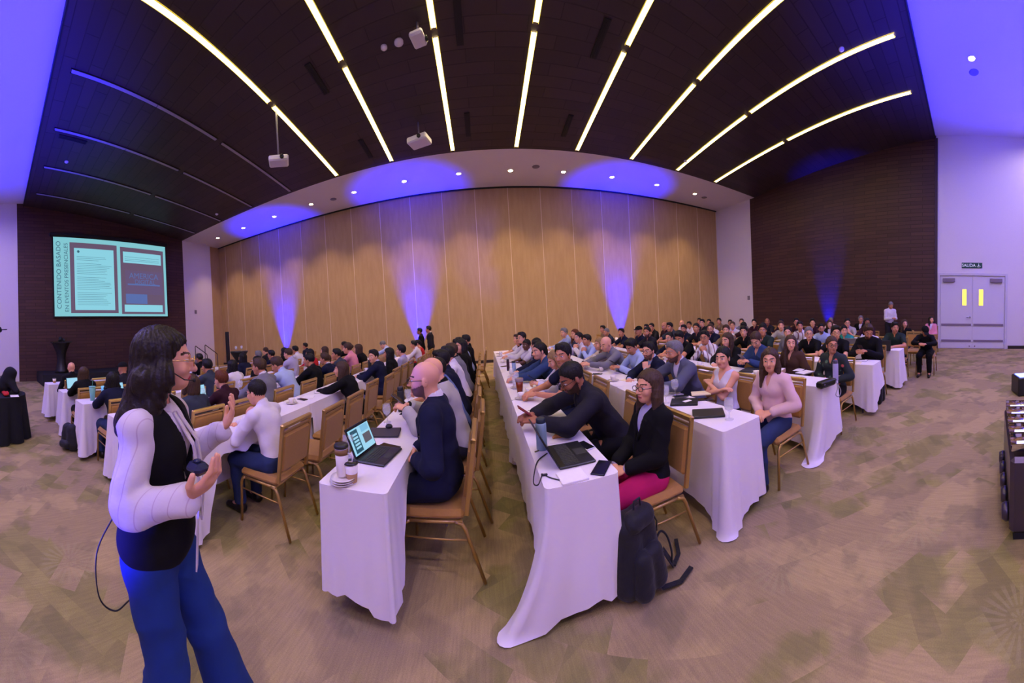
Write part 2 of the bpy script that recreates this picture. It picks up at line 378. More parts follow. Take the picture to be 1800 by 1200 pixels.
# slot air diffusers, dark on dark
for (px_, py_, lab) in [(806, 40, 'black slot air vent near the middle of the dark ceiling'), (822, 220, 'black slot air vent between the middle light rows'), (1055, 70, 'black slot air vent right of the middle light row'),
                        (558, 140, 'black slot air vent between the two left lit rows'), (643, 262, 'black slot air vent left of the lower projector'), (997, 222, 'black slot air vent near the soffit, right of middle'), (128, 245, 'black slot air vent among the unlit light rows')]:
    p = at_z(px_, py_, 7.1); p = at_z(px_, py_, zc(p.y) - .02); p = at_z(px_, py_, zc(p.y) - .02)
    b = MB().box((-.07, -.42, -.01), (.07, .42, .02))
    for k in range(3): b.box((-.05 + k * .04, -.4, -.02), (-.035 + k * .04, .4, -.01))
    o = b.build('air_vent', M_black, None, p); o.rotation_euler = (SL, 0, 0); tag(o, lab, 'air vent')
# --- projectors
M_pj = mat('projector_shell', srgb(206, 200, 206), .4); M_lens = mat('lens_glass', (.01, .01, .015), .1)
def projector(px_, py_, z, rz, lab, s=1.0):
    p = at_z(px_, py_, z); r = empty('ceiling_projector', p, rz, lab, 'projector')
    MB().box((-.24 * s, -.18 * s, -.07 * s), (.24 * s, .18 * s, .07 * s), bev=.03).build('body', M_pj, r)
    MB().lathe([(.05, 0), (.05, .03), (.035, .035), (.03, .02), (0, .02)], 18, M=Matrix.Translation((.08 * s, -.18 * s, 0)) @ Matrix.Rotation(math.pi / 2, 4, 'X')).build('lens', M_lens, r)
    h = zc(p.y) - z
    MB().tube([(0, 0, .06), (0, 0, h)], .022, 10).build('mount_pole', M_grey, r)
    MB().box((-.08, -.08, .07 * s), (.08, .08, .07 * s + .03), bev=.008).build('mount_plate', M_grey, r)
projector(490, 283, 5.85, math.radians(35), 'white projector hanging on a long pole near the left lit row')
projector(737, 248, 6.45, math.radians(-15), 'white projector with dark lens hanging before the white soffit', 1.15)
projector(735, 68, 6.9, math.radians(80), 'small white projector high above, beside the third lit row', .7)
# --- projection screen with the slide
M_sc = mat('slide_light', (.02, .02, .02), .6, emis=srgb(132, 204, 214), es=.60)
M_mau = mat('slide_mauve', (.02, .02, .02), .6, emis=srgb(122, 100, 128), es=.42)
M_pag = mat('slide_page', (.02, .02, .02), .6, emis=srgb(136, 206, 222), es=.66)
M_ink = mat('slide_ink', (.02, .02, .02), .6, emis=srgb(78, 128, 150), es=.4)
M_bl = mat('slide_blue', (.02, .02, .02), .6, emis=srgb(92, 116, 180), es=.55)
M_ph = mat('slide_photo', (.02, .02, .02), .6, emis=srgb(120, 100, 140), es=.42)
def slide(root, Mx, W, H, full=True):
    """slide drawn as thin layers; u right, v up, on plane Mx (z toward the viewer)"""
    def R(u0, v0, u1, v1, m, nm, lift):
        o = MB().box((u0 * W, v0 * H, lift), (u1 * W, v1 * H, lift + .002)).build(nm, m, root); o.matrix_local = Mx; return o
    R(0, 0, 1, 1, M_sc, 'slide_background', 0)
    b = MB()
    for (u0, v0, u1, v1) in ((.13, .04, .53, .94), (.56, .03, .975, .93)): b.box((u0 * W, v0 * H, .004), (u1 * W, v1 * H, .007), bev=.002)
    b.build('tablet_frame', M_mau, root).matrix_local = Mx
    R(.165, .08, .50, .87, M_pag, 'page', .009)
    R(.585, .72, .95, .87, M_pag, 'page', .009)
    R(.585, .06, .95, .155, M_pag, 'page', .009)
    R(.60, .30, .955, .62, M_ph, 'photo_panel', .009)
    R(.62, .42, .93, .44, M_bl, 'photo_stripe', .011)
    R(.60, .17, .80, .30, M_bl, 'photo_panel', .009)
    if full:
        b = MB(); rnd = random.Random(3); v = .76
        while v > .14:
            if rnd.random() > .14: b.box((.185 * W, v * H, .012), ((.36 + rnd.random() * .12) * W, v * H + .012, .013))
            v -= .022
        for v in (.80, .77, .75): b.box((.60 * W, v * H, .012), (.93 * W, v * H + .012, .013))
        b.lathe([(0, 0), (.06, 0)], 16, c=(.20 * W, .825 * H, .013))
        b.build('page_lines', M_ink, root).matrix_local = Mx
R_s = empty('projection_screen', (XL + .25, 8.25, 2.76), 0, 'large lit projection screen with a cyan slide on the dark wall', 'screen')
SW, SH = 5.65, 3.52
Ms = Matrix(((0, 0, 1, 0), (1, 0, 0, 0), (0, 1, 0, 0), (0, 0, 0, 1)))
# looking at -X wall from +X: right in view is +Y
R_s.location = (XL + .12, 2.62, 2.76)
slide(R_s, Ms, SW, SH)
MB().box((-.115, -.05, -.05), (-.005, SW + .05, SH + .05)).build('backing', mat('screen_black', (.008, .008, .01), .6), R_s)
MB().box((-.118, -.15, SH + .05), (.03, SW + .15, SH + .2), bev=.02).build('screen_case', M_black, R_s)
def stext(body, size, u, v, m, rot, lift=.014, wide=1.0):
    o = text('slide_text', body, size, Matrix.Identity(4), m, R_s, .001, wide=wide)
    o.matrix_local = Ms @ Matrix.Translation((u * SW, v * SH, lift)) @ Matrix.Rotation(rot, 4, 'Z'); return o
stext('CONTENIDO BASADO', .29, .040, .52, M_ink, math.pi / 2, wide=1.02)
stext('EN EVENTOS PRESENCIALES', .245, .100, .49, M_ink, math.pi / 2, wide=1.0)
stext('AMERICA', .38, .775, .545, M_bl, 0); stext('DIGITAL', .30, .785, .465, M_bl, 0)
spot('screen_glow', (XL + 1.2, 5.4, 4.5), (XL + 6, 5.4, 1.5), 60, (.5, .85, 1), 150, 1, .8)
# --- exit door on the right
D = empty('door_1', (XR, -1.28, 0)); tag(D, kind='structure'); DWd, DH = 2.42, 2.72
M_door = mat('door_paint', srgb(206, 200, 212), .5); M_fr = mat('door_frame_paint', srgb(196, 190, 204), .5)
MB().box((-.05, -.09, 0), (.06, .0, DH + .09), bev=.005).box((-.05, DWd, 0), (.06, DWd + .09, DH + .09), bev=.005).box((-.05, 0, DH), (.06, DWd, DH + .09), bev=.005).build('door_frame', M_fr, D)
M_win = mat('lit_door_glass', srgb(200, 180, 60), .3, emis=srgb(236, 214, 96), es=.95)
M_kick = mat('kick_strip', srgb(128, 112, 128), .4)
for s, a, b in ((0, .01, DWd / 2 - .005), (1, DWd / 2 + .005, DWd - .01)):
    lf = MB().box((-.005, a, .015), (.04, b, DH - .005), bev=.004).build('door_leaf', M_door, D)
    c = DWd / 2 - .32 if not s else DWd / 2 + .30
    MB().box((-.012, c - .08, 1.62), (.0, c + .08, 2.22), bev=.002).build('door_window', M_win, lf)
    MB().box((-.014, c - .1, 1.60), (-.003, c - .08, 2.24)).box((-.014, c + .08, 1.60), (-.003, c + .1, 2.24)).build('window_bead', M_fr, lf)
    MB().box((-.03, a + .04, .86), (-.004, b - .04, .94), bev=.004).build('protection_strip', M_kick, lf)
    MB().box((-.03, a + .04, .26), (-.004, b - .04, .34), bev=.004).build('protection_strip', M_kick, lf)
    MB().box((-.10, (a + .1) if not s else (b - .55), DH - .24), (-.006, (a + .55) if not s else (b - .1), DH - .10), bev=.01).build('door_closer', M_kick, lf)
    MB().lathe([(0, 0), (.025, 0), (.025, .05), (0, .06)], 12, M=Matrix.Translation((-.0, DWd / 2 + (.1 if s else -.1), .1)) @ Matrix.Rotation(-math.pi / 2, 4, 'Y')).build('floor_bolt', M_kick, lf)
hn = MB(); hn.lathe([(0, 0), (.035, 0), (.035, .02), (0, .025)], 14, M=Matrix.Translation((-.004, DWd / 2 + .09, 1.18)) @ Matrix.Rotation(-math.pi / 2, 4, 'Y')); hn.tube([(-.05, DWd / 2 + .09, 1.18), (-.055, DWd / 2 + .22, 1.18)], .012)
hn.build('door_handle', mat('chrome', (.55, .55, .58), .2, 1), D)
sg = empty('exit_sign', (XR + .008, -.42, 3.0), 0, 'green exit sign reading SALIDA above the white double door', 'sign')
MB().box((-.01, 0, 0), (.01, .76, .20), bev=.004).build('sign_panel', mat('sign_green', srgb(10, 62, 58), .5), sg)
M_sw = mat('sign_white', (.75, .8, .8), .5, emis=(.6, .7, .7), es=.25)
MsR = Matrix(((0, 0, -1, 0), (-1, 0, 0, 0), (0, 1, 0, 0), (0, 0, 0, 1)))
o = text('sign_lettering', 'SALIDA', .155, Matrix.Identity(4), M_sw, sg, .002); o.matrix_local = Matrix.Translation((-.013, .50, .095)) @ MsR
# down arrow over an arc
ar = MB(); A = lambda u, v: (-.014, .13 - u, .10 + v)
ar.poly([A(-.008, .07), A(.008, .07), A(.008, .0), A(.035, .0), A(0, -.035), A(-.035, .0), A(-.008, .0)][::-1])
arc = [(.07 * math.cos(t), -.01 - .05 * math.sin(t)) for t in np.linspace(.3, math.pi - .3, 10)]
ar.tube([A(u, v) for u, v in arc], .006, 6); ar.build('down_arrow', M_sw, sg)
# --- uplight fixtures
def fixture(loc, lab, c=(.1, .1, 1)):
    r = empty('led_uplight', loc, 0, lab, 'uplight'); MB().box((-.11, -.11, 0), (.11, .11, .14), bev=.02).build('housing', M_black, r)
    MB().lathe([(0, .15), (.08, .148), (.08, .14)], 18).build('lens', mat('blue_lens', (.05, .05, .8), .3, emis=(.05, .08, 1), es=12), r)
for (x, y), lab in zip(UP, ('blue floor uplight at the folding wall, nearest the screen', 'blue floor uplight at the middle of the folding wall', 'blue floor uplight at the folding wall, nearest the dark wall')):
    fixture((x, y + .12, 0), lab)
fixture((XR - .16, 5.7, 0), 'blue floor uplight at the foot of the dark right wall')
# ================================================================ smooth solid modelling for bodies and cloth (implicit shapes -> one continuous surface)
def V(*a): return np.array(a, float)
def nrm(v): return v / (np.linalg.norm(v) + 1e-9)
class RC:      # round cone a->b
    def __init__(s, a, b, ra, rb=None, flat=None, fs=1.0): s.a = np.array(a, float); s.b = np.array(b, float); s.ra = ra; s.rb = ra if rb is None else rb; s.flat = None if flat is None else nrm(np.array(flat, float)); s.fs = fs
    def bb(s):
        r = max(s.ra, s.rb); return np.minimum(s.a, s.b) - r, np.maximum(s.a, s.b) + r
    def d(s, x, y, z):
        ba = s.b - s.a; px, py, pz = x - s.a[0], y - s.a[1], z - s.a[2]
        t = np.clip((px * ba[0] + py * ba[1] + pz * ba[2]) / (ba @ ba + 1e-12), 0, 1)
        qx, qy, qz = px - t * ba[0], py - t * ba[1], pz - t * ba[2]
        q2 = qx * qx + qy * qy + qz * qz
        if s.flat is not None:
            f = qx * s.flat[0] + qy * s.flat[1] + qz * s.flat[2]; q2 = q2 + (s.fs ** 2 - 1) * f * f
        return np.sqrt(q2) - (s.ra + t * (s.rb - s.ra))
class EL:      # ellipsoid, R columns = axes
    def __init__(s, c, r, R=None): s.c = np.array(c, float); s.r = np.array(r, float); s.R = np.eye(3) if R is None else R
    def bb(s):
        e = np.abs(s.R) @ s.r; return s.c - e, s.c + e
    def d(s, x, y, z):
        p = (x - s.c[0], y - s.c[1], z - s.c[2]); k0 = 0; k1 = 0
        for i in range(3):
            u = (p[0] * s.R[0, i] + p[1] * s.R[1, i] + p[2] * s.R[2, i]); k0 = k0 + (u / s.r[i]) ** 2; k1 = k1 + (u / s.r[i] ** 2) ** 2
        k0 = np.sqrt(k0); return k0 * (k0 - 1) / (np.sqrt(k1) + 1e-9)
class HP:      # half space: inside where n.(p-c) < 0
    def __init__(s, c, n): s.c = np.array(c, float); s.n = nrm(np.array(n, float))
    def bb(s): return None
    def d(s, x, y, z): return (x - s.c[0]) * s.n[0] + (y - s.c[1]) * s.n[1] + (z - s.c[2]) * s.n[2]
class FN:
    def __init__(s, f): s.f = f
    def bb(s): return None
    def d(s, x, y, z): return s.f(x, y, z)
def field(ops, h):
    lo = np.full(3, 1e9); hi = -lo
    for op, p, k in ops:
        if op == '+': a, b = p.bb(); lo = np.minimum(lo, a); hi = np.maximum(hi, b)
    lo -= 3 * h; hi += 3 * h; n = np.ceil((hi - lo) / h).astype(int) + 1
    F = np.full(n, .08, np.float32); ax = [lo[i] + h * np.arange(n[i]) for i in range(3)]
    for op, p, k in ops:
        bb = p.bb()
        if bb is None: i0 = np.zeros(3, int); i1 = n
        else:
            m = 2.5 * h + 1.2 * k + .004
            i0 = np.clip(((bb[0] - m - lo) / h).astype(int), 0, n - 1); i1 = np.clip(((bb[1] + m - lo) / h).astype(int) + 2, 1, n)
        s = tuple(slice(a, b) for a, b in zip(i0, i1)); G = F[s]
        d = p.d(ax[0][s[0]][:, None, None], ax[1][s[1]][None, :, None], ax[2][s[2]][None, None, :]).astype(np.float32)
        if op == '+':
            if k > 0:
                t = np.clip(.5 + .5 * (G - d) / k, 0, 1); G[...] = G + (d - G) * t - k * t * (1 - t)
            else: np.minimum(G, d, out=G)
        elif op == '-':
            if k > 0:
                t = np.clip(.5 - .5 * (G + d) / k, 0, 1); G[...] = G + (-d - G) * t + k * t * (1 - t)
            else: np.maximum(G, -d, out=G)
        else: np.maximum(G, d, out=G)
    return F, lo
def nets(F, lo, h):
    F = F.copy(); F[0] = F[-1] = .08; F[:, 0] = F[:, -1] = .08; F[:, :, 0] = F[:, :, -1] = .08
    S = F < 0; n = np.array(F.shape) - 1
    cnt = np.zeros(n, np.int8)
    for a in (0, 1):
        for b in (0, 1):
            for c in (0, 1): cnt += S[a:a + n[0], b:b + n[1], c:c + n[2]]
    I = np.argwhere((cnt > 0) & (cnt < 8)); idx = np.full(n, -1, np.int32); idx[tuple(I.T)] = np.arange(len(I))
    co = [(a, b, c) for a in (0, 1) for b in (0, 1) for c in (0, 1)]
    val = np.stack([F[I[:, 0] + a, I[:, 1] + b, I[:, 2] + c] for a, b, c in co], 1)
    sm = np.zeros((len(I), 3)); ct = np.zeros(len(I))
    for i in range(8):
        for j in range(i + 1, 8):
            if sum(abs(np.array(co[i]) - co[j])) != 1: continue
            A, B = val[:, i], val[:, j]; m = (A < 0) != (B < 0); t = np.where(m, A / (A - B + 1e-12), 0)
            sm += np.where(m[:, None], np.array(co[i]) + t[:, None] * (np.array(co[j]) - np.array(co[i])), 0); ct += m
    P = (I + sm / ct[:, None]) * h + lo
    Q = []
    for ax in range(3):
        s0 = [slice(1, -1)] * 3; s1 = list(s0); s0[ax] = slice(0, -1); s1[ax] = slice(1, None)
        a, b = S[tuple(s0)], S[tuple(s1)]; u, v = [(1, 2), (2, 0), (0, 1)][ax]
        for flag in (True, False):
            E = np.argwhere((a != b) & (a == flag))
            off = np.ones(3, int); off[ax] = 0; E = E + off
            c = []
            for du, dv in ((-1, -1), (0, -1), (0, 0), (-1, 0)):
                e = E.copy(); e[:, u] += du; e[:, v] += dv; c.append(idx[e[:, 0], e[:, 1], e[:, 2]])
            q = np.stack(c if flag else c[::-1], 1); Q.append(q[(q >= 0).all(1)])
    return P, np.concatenate(Q)
def wrinkle(P, Nn, amp, seed=0.0):
    x, y, z = P[:, 0] + seed, P[:, 1], P[:, 2]
    w1 = .9 * np.sin(7 * y + 3 * z) + .7 * np.sin(5 * x - 6 * y); a = np.sin(46 * z + 14 * x + 2.2 * w1) * (.5 + .5 * np.sin(9 * x + 11 * y + 7 * z + w1))
    b = np.sin(30 * (x + y) + 24 * z + 1.8 * np.sin(13 * z + 9 * x)) * (.5 + .5 * np.sin(8 * y - 12 * z + 1.3))
    f = 1 - np.abs(np.sin(19 * z - 12 * x + 1.6 * w1)) ** .6; return P + Nn * ((a * .45 + b * .4 + (f - .35) * 1.5 * (.5 + .5 * np.sin(6 * x - 9 * y + 5 * z))) * amp)[:, None]
def sdf_mesh(name, ops, h, nmat=1, matfn=None, wr=0.0):
    F, lo = field(ops, h); P, Q = nets(F, lo, h)
    me = bpy.data.meshes.new(name); me.vertices.add(len(P)); me.vertices.foreach_set('co', P.astype(np.float32).ravel())
    me.loops.add(Q.size); me.loops.foreach_set('vertex_index', Q.astype(np.int32).ravel())
    me.polygons.add(len(Q)); me.polygons.foreach_set('loop_start', np.arange(0, Q.size, 4, dtype=np.int32))
    me.polygons.foreach_set('loop_total', np.full(len(Q), 4, np.int32))
    for i in range(nmat): me.materials.append(None)
    if matfn is not None: me.polygons.foreach_set('material_index', matfn(P[Q].mean(1)).astype(np.int32))
    me.polygons.foreach_set('use_smooth', np.ones(len(Q), bool)); me.update(calc_edges=True)
    if wr:
        n_ = np.zeros(len(P) * 3, np.float32); me.vertices.foreach_get('normal', n_); me.vertices.foreach_set('co', wrinkle(P, n_.reshape(-1, 3), wr, float(len(P) % 97)).astype(np.float32).ravel()); me.update()
    return me
# ---------------------------------------------------------------- the figure
def rotz(a): c, s = math.cos(a), math.sin(a); return np.array([[c, -s, 0], [s, c, 0], [0, 0, 1]])
def rotx(a): c, s = math.cos(a), math.sin(a); return np.array([[1, 0, 0], [0, c, -s], [0, s, c]])
def roty(a): c, s = math.cos(a), math.sin(a); return np.array([[c, 0, s], [0, 1, 0], [-s, 0, c]])
def ik(S, W, a, b, pole):
    d = W - S; L = np.linalg.norm(d); L2 = min(L, a + b - .005); u = d / (L + 1e-9); W = S + u * L2
    x = (a * a - b * b + L2 * L2) / (2 * L2); hh = math.sqrt(max(a * a - x * x, 0)); p = np.array(pole, float); p = nrm(p - u * (p @ u)); return S + u * x + p * hh, W
class Pose:
    """seated or standing figure, facing +Y, feet at z=0"""
    def __init__(s, lean=8, yaw=0, pitch=0, hl=None, hr=None, fem=False, stand=False, broad=1.0, curl=.5, hdl=None, hdr=None, tilt=0, kneel=None, spread=1.0, legs=None, twist=0, pel=None, polel=(.5, -.3, -1), poler=(.5, -.3, -1), neck=0, armk=1.0):
        L = math.radians(lean); s.fem = fem; s.stand = stand; s.curl = curl
        u = V(0, math.sin(L), math.cos(L)); s.u = u; s.Rt = rotx(-L) @ rotz(math.radians(twist)); X = s.Rt @ V(1, 0, 0); fwd = s.Rt @ V(0, 1, 0)
        s.X, s.fwd = X, fwd
        P = np.array(pel, float) if pel is not None else (V(0, 0, .95) if stand else V(0, 0, .565)); s.P = P
        sw = (.142 if fem else .165) * broad; s.b = broad
        s.waist = P + .17 * u; s.chest = P + .35 * u; s.nb = P + .49 * u; s.SL = P + .432 * u - sw * X; s.SR = P + .432 * u + sw * X
        s.H = rotz(math.radians(yaw)) @ rotx(-math.radians(pitch)) @ roty(math.radians(tilt))
        nu = nrm(u * .6 + V(0, 0, 1) * .4)
        s.hc = s.nb + .105 * nu + .028 * nrm(fwd) + s.H @ V(0, .015, .035) + neck * fwd
        k = 1.0 if not fem else .94
        k *= armk; s.LA, s.LF = .285 * k, .255 * k
        hl = V(-.07, .30, .66) if hl is None else V(*hl); hr = V(.07, .32, .66) if hr is None else V(*hr)
        s.EL, s.WL = ik(s.SL, hl, s.LA, s.LF, (-polel[0], polel[1], polel[2])); s.ER, s.WR = ik(s.SR, hr, s.LA, s.LF, poler)
        s.hdl = nrm(V(*hdl)) if hdl is not None else nrm(s.WL - s.EL); s.hdr = nrm(V(*hdr)) if hdr is not None else nrm(s.WR - s.ER)
        hw = .095
        if legs: s.legs = [[np.array(q, float) for q in l] for l in legs]
        elif stand: s.legs = [[P + V(sx * hw, 0, -.04), P + V(sx * .1, .03, -.46), V(P[0] + sx * .11, P[1] - .02, .09), V(P[0] + sx * .12, P[1] + .13, .035)] for sx in (-1, 1)]
        else: s.legs = [[P + V(sx * hw, .02, -.02), V(sx * .12 * spread, .44, .50), V(sx * .12 * spread, .40, .09), V(sx * .13 * spread, .53, .035)] for sx in (-1, 1)]
    def top(s): return s.hc + s.H @ V(0, 0, .125)
def hand(ops, W, d, n, side, curl, r=.0098, spread=.0, k=.006):
    d = nrm(d); n = nrm(n - d * (n @ d)); x = np.cross(d, n) * side       # n = palm normal, x toward the thumb side
    R = np.stack([x, d, n], 1)
    ops.append(('+', EL(W + d * .052, (.041, .052, .0165), R), .012))
    for i, (off, L) in enumerate(((.030, .073), (.0102, .082), (-.0102, .076), (-.030, .060))):
        fan = off * (.35 + spread * 6); base = W + d * .085 + x * off * 1.02
        c = curl * (.9 + .12 * i); d1 = nrm(d * math.cos(c * .8) + n * math.sin(c * .8) + x * fan * 1.5); m1 = base + d1 * L * .48
        d2 = nrm(d * math.cos(c * 1.9) + n * math.sin(c * 1.9) + x * fan * 1.5); m2 = m1 + d2 * L * .52
        ops.append(('+', RC(base - d * .02, m1, r * 1.05, r), k)); ops.append(('+', RC(m1, m2, r, r * .84), .002))
    tb = W + d * .022 + x * .030; t1 = tb + nrm(x * .75 + d * .75 + n * .25) * .042; t2 = t1 + nrm(x * .25 + d * .95 + n * (.3 + curl * .4)) * .036
    ops.append(('+', RC(tb - x * .01, t1, .0155, .012), .010)); ops.append(('+', RC(t1, t2, .0118, .0095), .003))
def headops(s, sc=1.0):
    H, c = s.H, s.hc; T = lambda x, y, z: c + H @ V(x, y, z) * 1.0; o = []
    f = s.fem; j = .93 if f else 1.0
    o.append(('+', EL(T(0, -.012, .030), (.074, .094, .090), H), .02))
    o.append(('+', EL(T(0, .030, -.030), (.058 * j, .062, .078), H), .03))
    o.append(('+', EL(T(0, .050, -.080), (.036 * j, .036, .026), H), .022))
    o.append(('+', RC(T(-.028, .082, .026), T(.028, .082, .026), .011), .014))
    for sx in (-1, 1):
        o.append(('-', EL(T(sx * .031, .098, .006), (.017, .013, .011), H), .010))
        o.append(('+', EL(T(sx * .030, .077, .006), (.0125, .0125, .0115), H), .002))
        o.append(('+', EL(T(sx * .040, .066, -.028), (.018, .016, .018), H), .02))
        o.append(('+', EL(T(sx * .075, -.008, -.006), (.009, .019, .031), H @ rotz(sx * -.35)), .006))
    o.append(('+', RC(T(0, .090, .008), T(0, .110, -.026), .0075, .0125), .009))
    for sx in (-1, 1): o.append(('+', EL(T(sx * .011, .099, -.030), (.008, .009, .007), H), .005))
    o.append(('+', EL(T(0, .0905, -.053), (.022, .009, .0058), H), .004)); o.append(('+', EL(T(0, .088, -.064), (.019, .009, .0062), H), .004))
    o.append(('+', RC(T(0, -.020, -.035), s.nb - s.fwd * .010 - s.u * .03, .052 if not f else .045, .056 if not f else .048), .025))
    return o
def facemat(s, hair=True, beard=0):
    Hi = s.H.T
    def f(C_):
        q = (C_ - s.hc) @ s.H; x, y, z = np.abs(q[:, 0]), q[:, 1], q[:, 2]; m = np.zeros(len(q), int); front = y > .05
        near = (np.abs(q) < .2).all(1)
        if beard: m[near & (z < -.040 + .35 * np.clip(.06 - y, -.03, .06)) & (z > -.125) & (y > -.005 + 0 * z) & (y > (-.115 - z) * -.0)] = 4; m[near & front & (z > -.048) & (z < -.040) & (x < .03)] = 4
        m[near & front & (x < .019) & (np.abs(z + .0585) < .0078) & (y > .087)] = 1
        m[near & front & (np.abs(x - .031) < .021) & (np.abs(z - .030 - .012 * (1 - ((x - .031) / .02) ** 2) * .4) < .0045)] = 3
        m[near & front & (((x - .0305) / .0135) ** 2 + ((z - .006) / .0065) ** 2 < 1)] = 5
        m[near & front & (((x - .0305) / .0062) ** 2 + ((z - .006) / .0062) ** 2 < 1)] = 2
        return m
    return f
def bodyops(s, fine=True):
    o = []; b, f = s.b, s.fem; Rt = s.Rt
    o.append(('+', EL(s.P + .02 * s.u, ((.155 if f else .145) * b, .105 * b, .11), Rt), .04))
    o.append(('+', EL(s.waist, ((.115 if f else .13) * b, .088 * b, .13), Rt), .06))
    o.append(('+', EL(s.chest, ((.14 if f else .155) * b, .10 * b, .15), Rt), .06))
    o.append(('+', RC(s.SL, s.SR, .046, .046), .05))
    for S in (s.SL, s.SR): o.append(('+', RC(S, s.nb + .0 * s.u - .02 * s.fwd, .04, .036), .03))
    for S, E, W in ((s.SL, s.EL, s.WL), (s.SR, s.ER, s.WR)):
        o.append(('+', RC(S, E, .047 * (.88 if f else 1), .038 * (.9 if f else 1)), .02)); o.append(('+', RC(E, W, .038 * (.9 if f else 1), .025 * (.9 if f else 1)), .015))
    for hp, kn, an, toe in s.legs:
        o.append(('+', RC(hp, kn, .078 * b, .052), .03)); o.append(('+', RC(kn, an, .052, .034), .02)); o.append(('+', RC(an, toe, .034, .024), .02))
    return o
def fullbody(s, h, beard=0, hr=.0098, spread=0.0, nl=None, nr=None):
    o = bodyops(s)
    pl = nl if nl is not None else V(.25, 0, -1); pr = nr if nr is not None else V(-.25, 0, -1)
    hand(o, s.WL, s.hdl, V(*pl), -1, s.curl, hr, spread); hand(o, s.WR, s.hdr, V(*pr), 1, s.curl, hr, spread)
    o += headops(s)
    return sdf_mesh('person', o, h, 6, facemat(s, beard=beard))
def topops(s, kind, slack=0.0):
    """kind: shirt (long sleeve) polo (short) jacket blouse tank"""
    o = []; b, f = s.b, s.fem; Rt = s.Rt
    g = {'tank': .010, 'polo': .016, 'shirt': .016, 'blouse': .024, 'jacket': .026, 'vest': .022}[kind] + slack
    o.append(('+', EL(s.P + .02 * s.u, ((.155 if f else .145) * b + g, .108 * b + g, .13), Rt), .04))
    o.append(('+', EL(s.waist, ((.118 if f else .138) * b + g, .095 * b + g, .14), Rt), .06))
    o.append(('+', EL(s.chest, ((.14 if f else .155) * b + g, .102 * b + g, .155), Rt), .06))
    if f and kind != 'jacket' and slack >= 0:
        for sx in (-1, 1): o.append(('+', EL(s.chest + Rt @ V(sx * .062, .070, -.01), (.056, .048, .055), Rt), .05))
    k = .85 if kind in ('tank', 'vest') else 1
    o.append(('+', RC(s.SL * k + s.SR * (1 - k), s.SR * k + s.SL * (1 - k), .047 + g * .7), .05))
    for S in (s.SL, s.SR): o.append(('+', RC(S * k + (s.SL + s.SR) / 2 * (1 - k), s.nb - .02 * s.fwd, .042 + g * .6, .038 + g * .6), .03))
    if kind not in ('tank', 'vest'):
        for S, E, W in ((s.SL, s.EL, s.WL), (s.SR, s.ER, s.WR)):
            ra, rb, rc_ = .046 + g * .8, .041 + g * .9, .031 + g * .75
            if kind == 'polo': o.append(('+', RC(S, S + (E - S) * .62, ra, rb + .008), .02))
            else:
                o.append(('+', RC(S, E, ra, rb), .02)); o.append(('+', RC(E, E + (W - E) * (.86 if kind == 'jacket' else .93), rb, rc_), .012))
                # folds at the elbow
                d = nrm(W - E); o.append(('+', RC(E + d * .03, E + d * .032, rb + .004), .012))
    if kind in ('shirt', 'polo', 'jacket'):
        nn = nrm(s.nb - s.chest * .0 - s.nb + s.u)
        o.append(('+', RC(s.nb - .02 * s.u - s.fwd * .012, s.nb + (.002 if kind == 'jacket' else .034) * s.u - s.fwd * .010, .066 + (.010 if kind == 'jacket' else 0), .061 + (.009 if kind == 'jacket' else 0)), .012))
    # neck opening
    nb = s.nb; nk = RC(nb - .004 * s.u - .0 * s.fwd, nb + .12 * s.u, .050, .054)
    o.append(('-', nk, .004))
    dv = {'jacket': .24, 'polo': .10, 'shirt': .07, 'blouse': .13, 'tank': .13, 'vest': .26}[kind]; wv = {'jacket': .060, 'polo': .03, 'shirt': .022, 'blouse': .045, 'tank': .07, 'vest': .065}[kind]
    o.append(('-', RC(nb + s.fwd * .10 + .02 * s.u, nb - dv * s.u + s.fwd * .125, wv, .006, flat=s.fwd, fs=.45), .004))
    if kind == 'tank': o.append(('-', EL(nb + .02 * s.u, (.085, .09, .06), Rt), .01))
    if kind in ('jacket', 'vest'):
        for sx in (-1, 1):
            a_ = nb - .015 * s.u + Rt @ V(sx * .068, .045, 0); m_ = nb - .10 * s.u + Rt @ V(sx * .070, .108, 0); e_ = nb - dv * s.u + Rt @ V(sx * .012, .128 + g * .3, 0)
            o.append(('+', RC(a_, m_, .016, .026, flat=s.fwd, fs=2.6), .003)); o.append(('+', RC(m_, e_, .026, .010, flat=s.fwd, fs=2.6), .003))
    o.append(('&', HP(s.P - s.u * (.07 if kind not in ('jacket', 'vest') else .12), -s.u), 0))
    return o
def pantops(s, flare=0.0, g=.014):
    o = []; b = s.b
    o.append(('+', EL(s.P + .0 * s.u, ((.158 if s.fem else .148) * b + g, .11 * b + g, .115 + g), s.Rt), .03))
    for hp, kn, an, toe in s.legs:
        o.append(('+', RC(hp, kn, .084 * b + g, .060 + g), .03)); e = kn + (an - kn) * .96; o.append(('+', RC(kn, e, .060 + g, .044 + g + flare), .03))
        o.append(('&', FN(lambda x, y, z, e=e, kn=kn: np.where(np.hypot(x - e[0], y - e[1]) < .10 + flare * 2, ((x - e[0]) * (e - kn)[0] + (y - e[1]) * (e - kn)[1] + (z - e[2]) * (e - kn)[2]) / np.linalg.norm(e - kn) - .012, -1)), 0))
    c_ = s.P + s.u * .12; o.append(('&', FN(lambda x, y, z: np.where(y + 0 * x + 0 * z < s.P[1] + .20, (x - c_[0]) * s.u[0] + (y - c_[1]) * s.u[1] + (z - c_[2]) * s.u[2], -1.0)), 0))
    return o
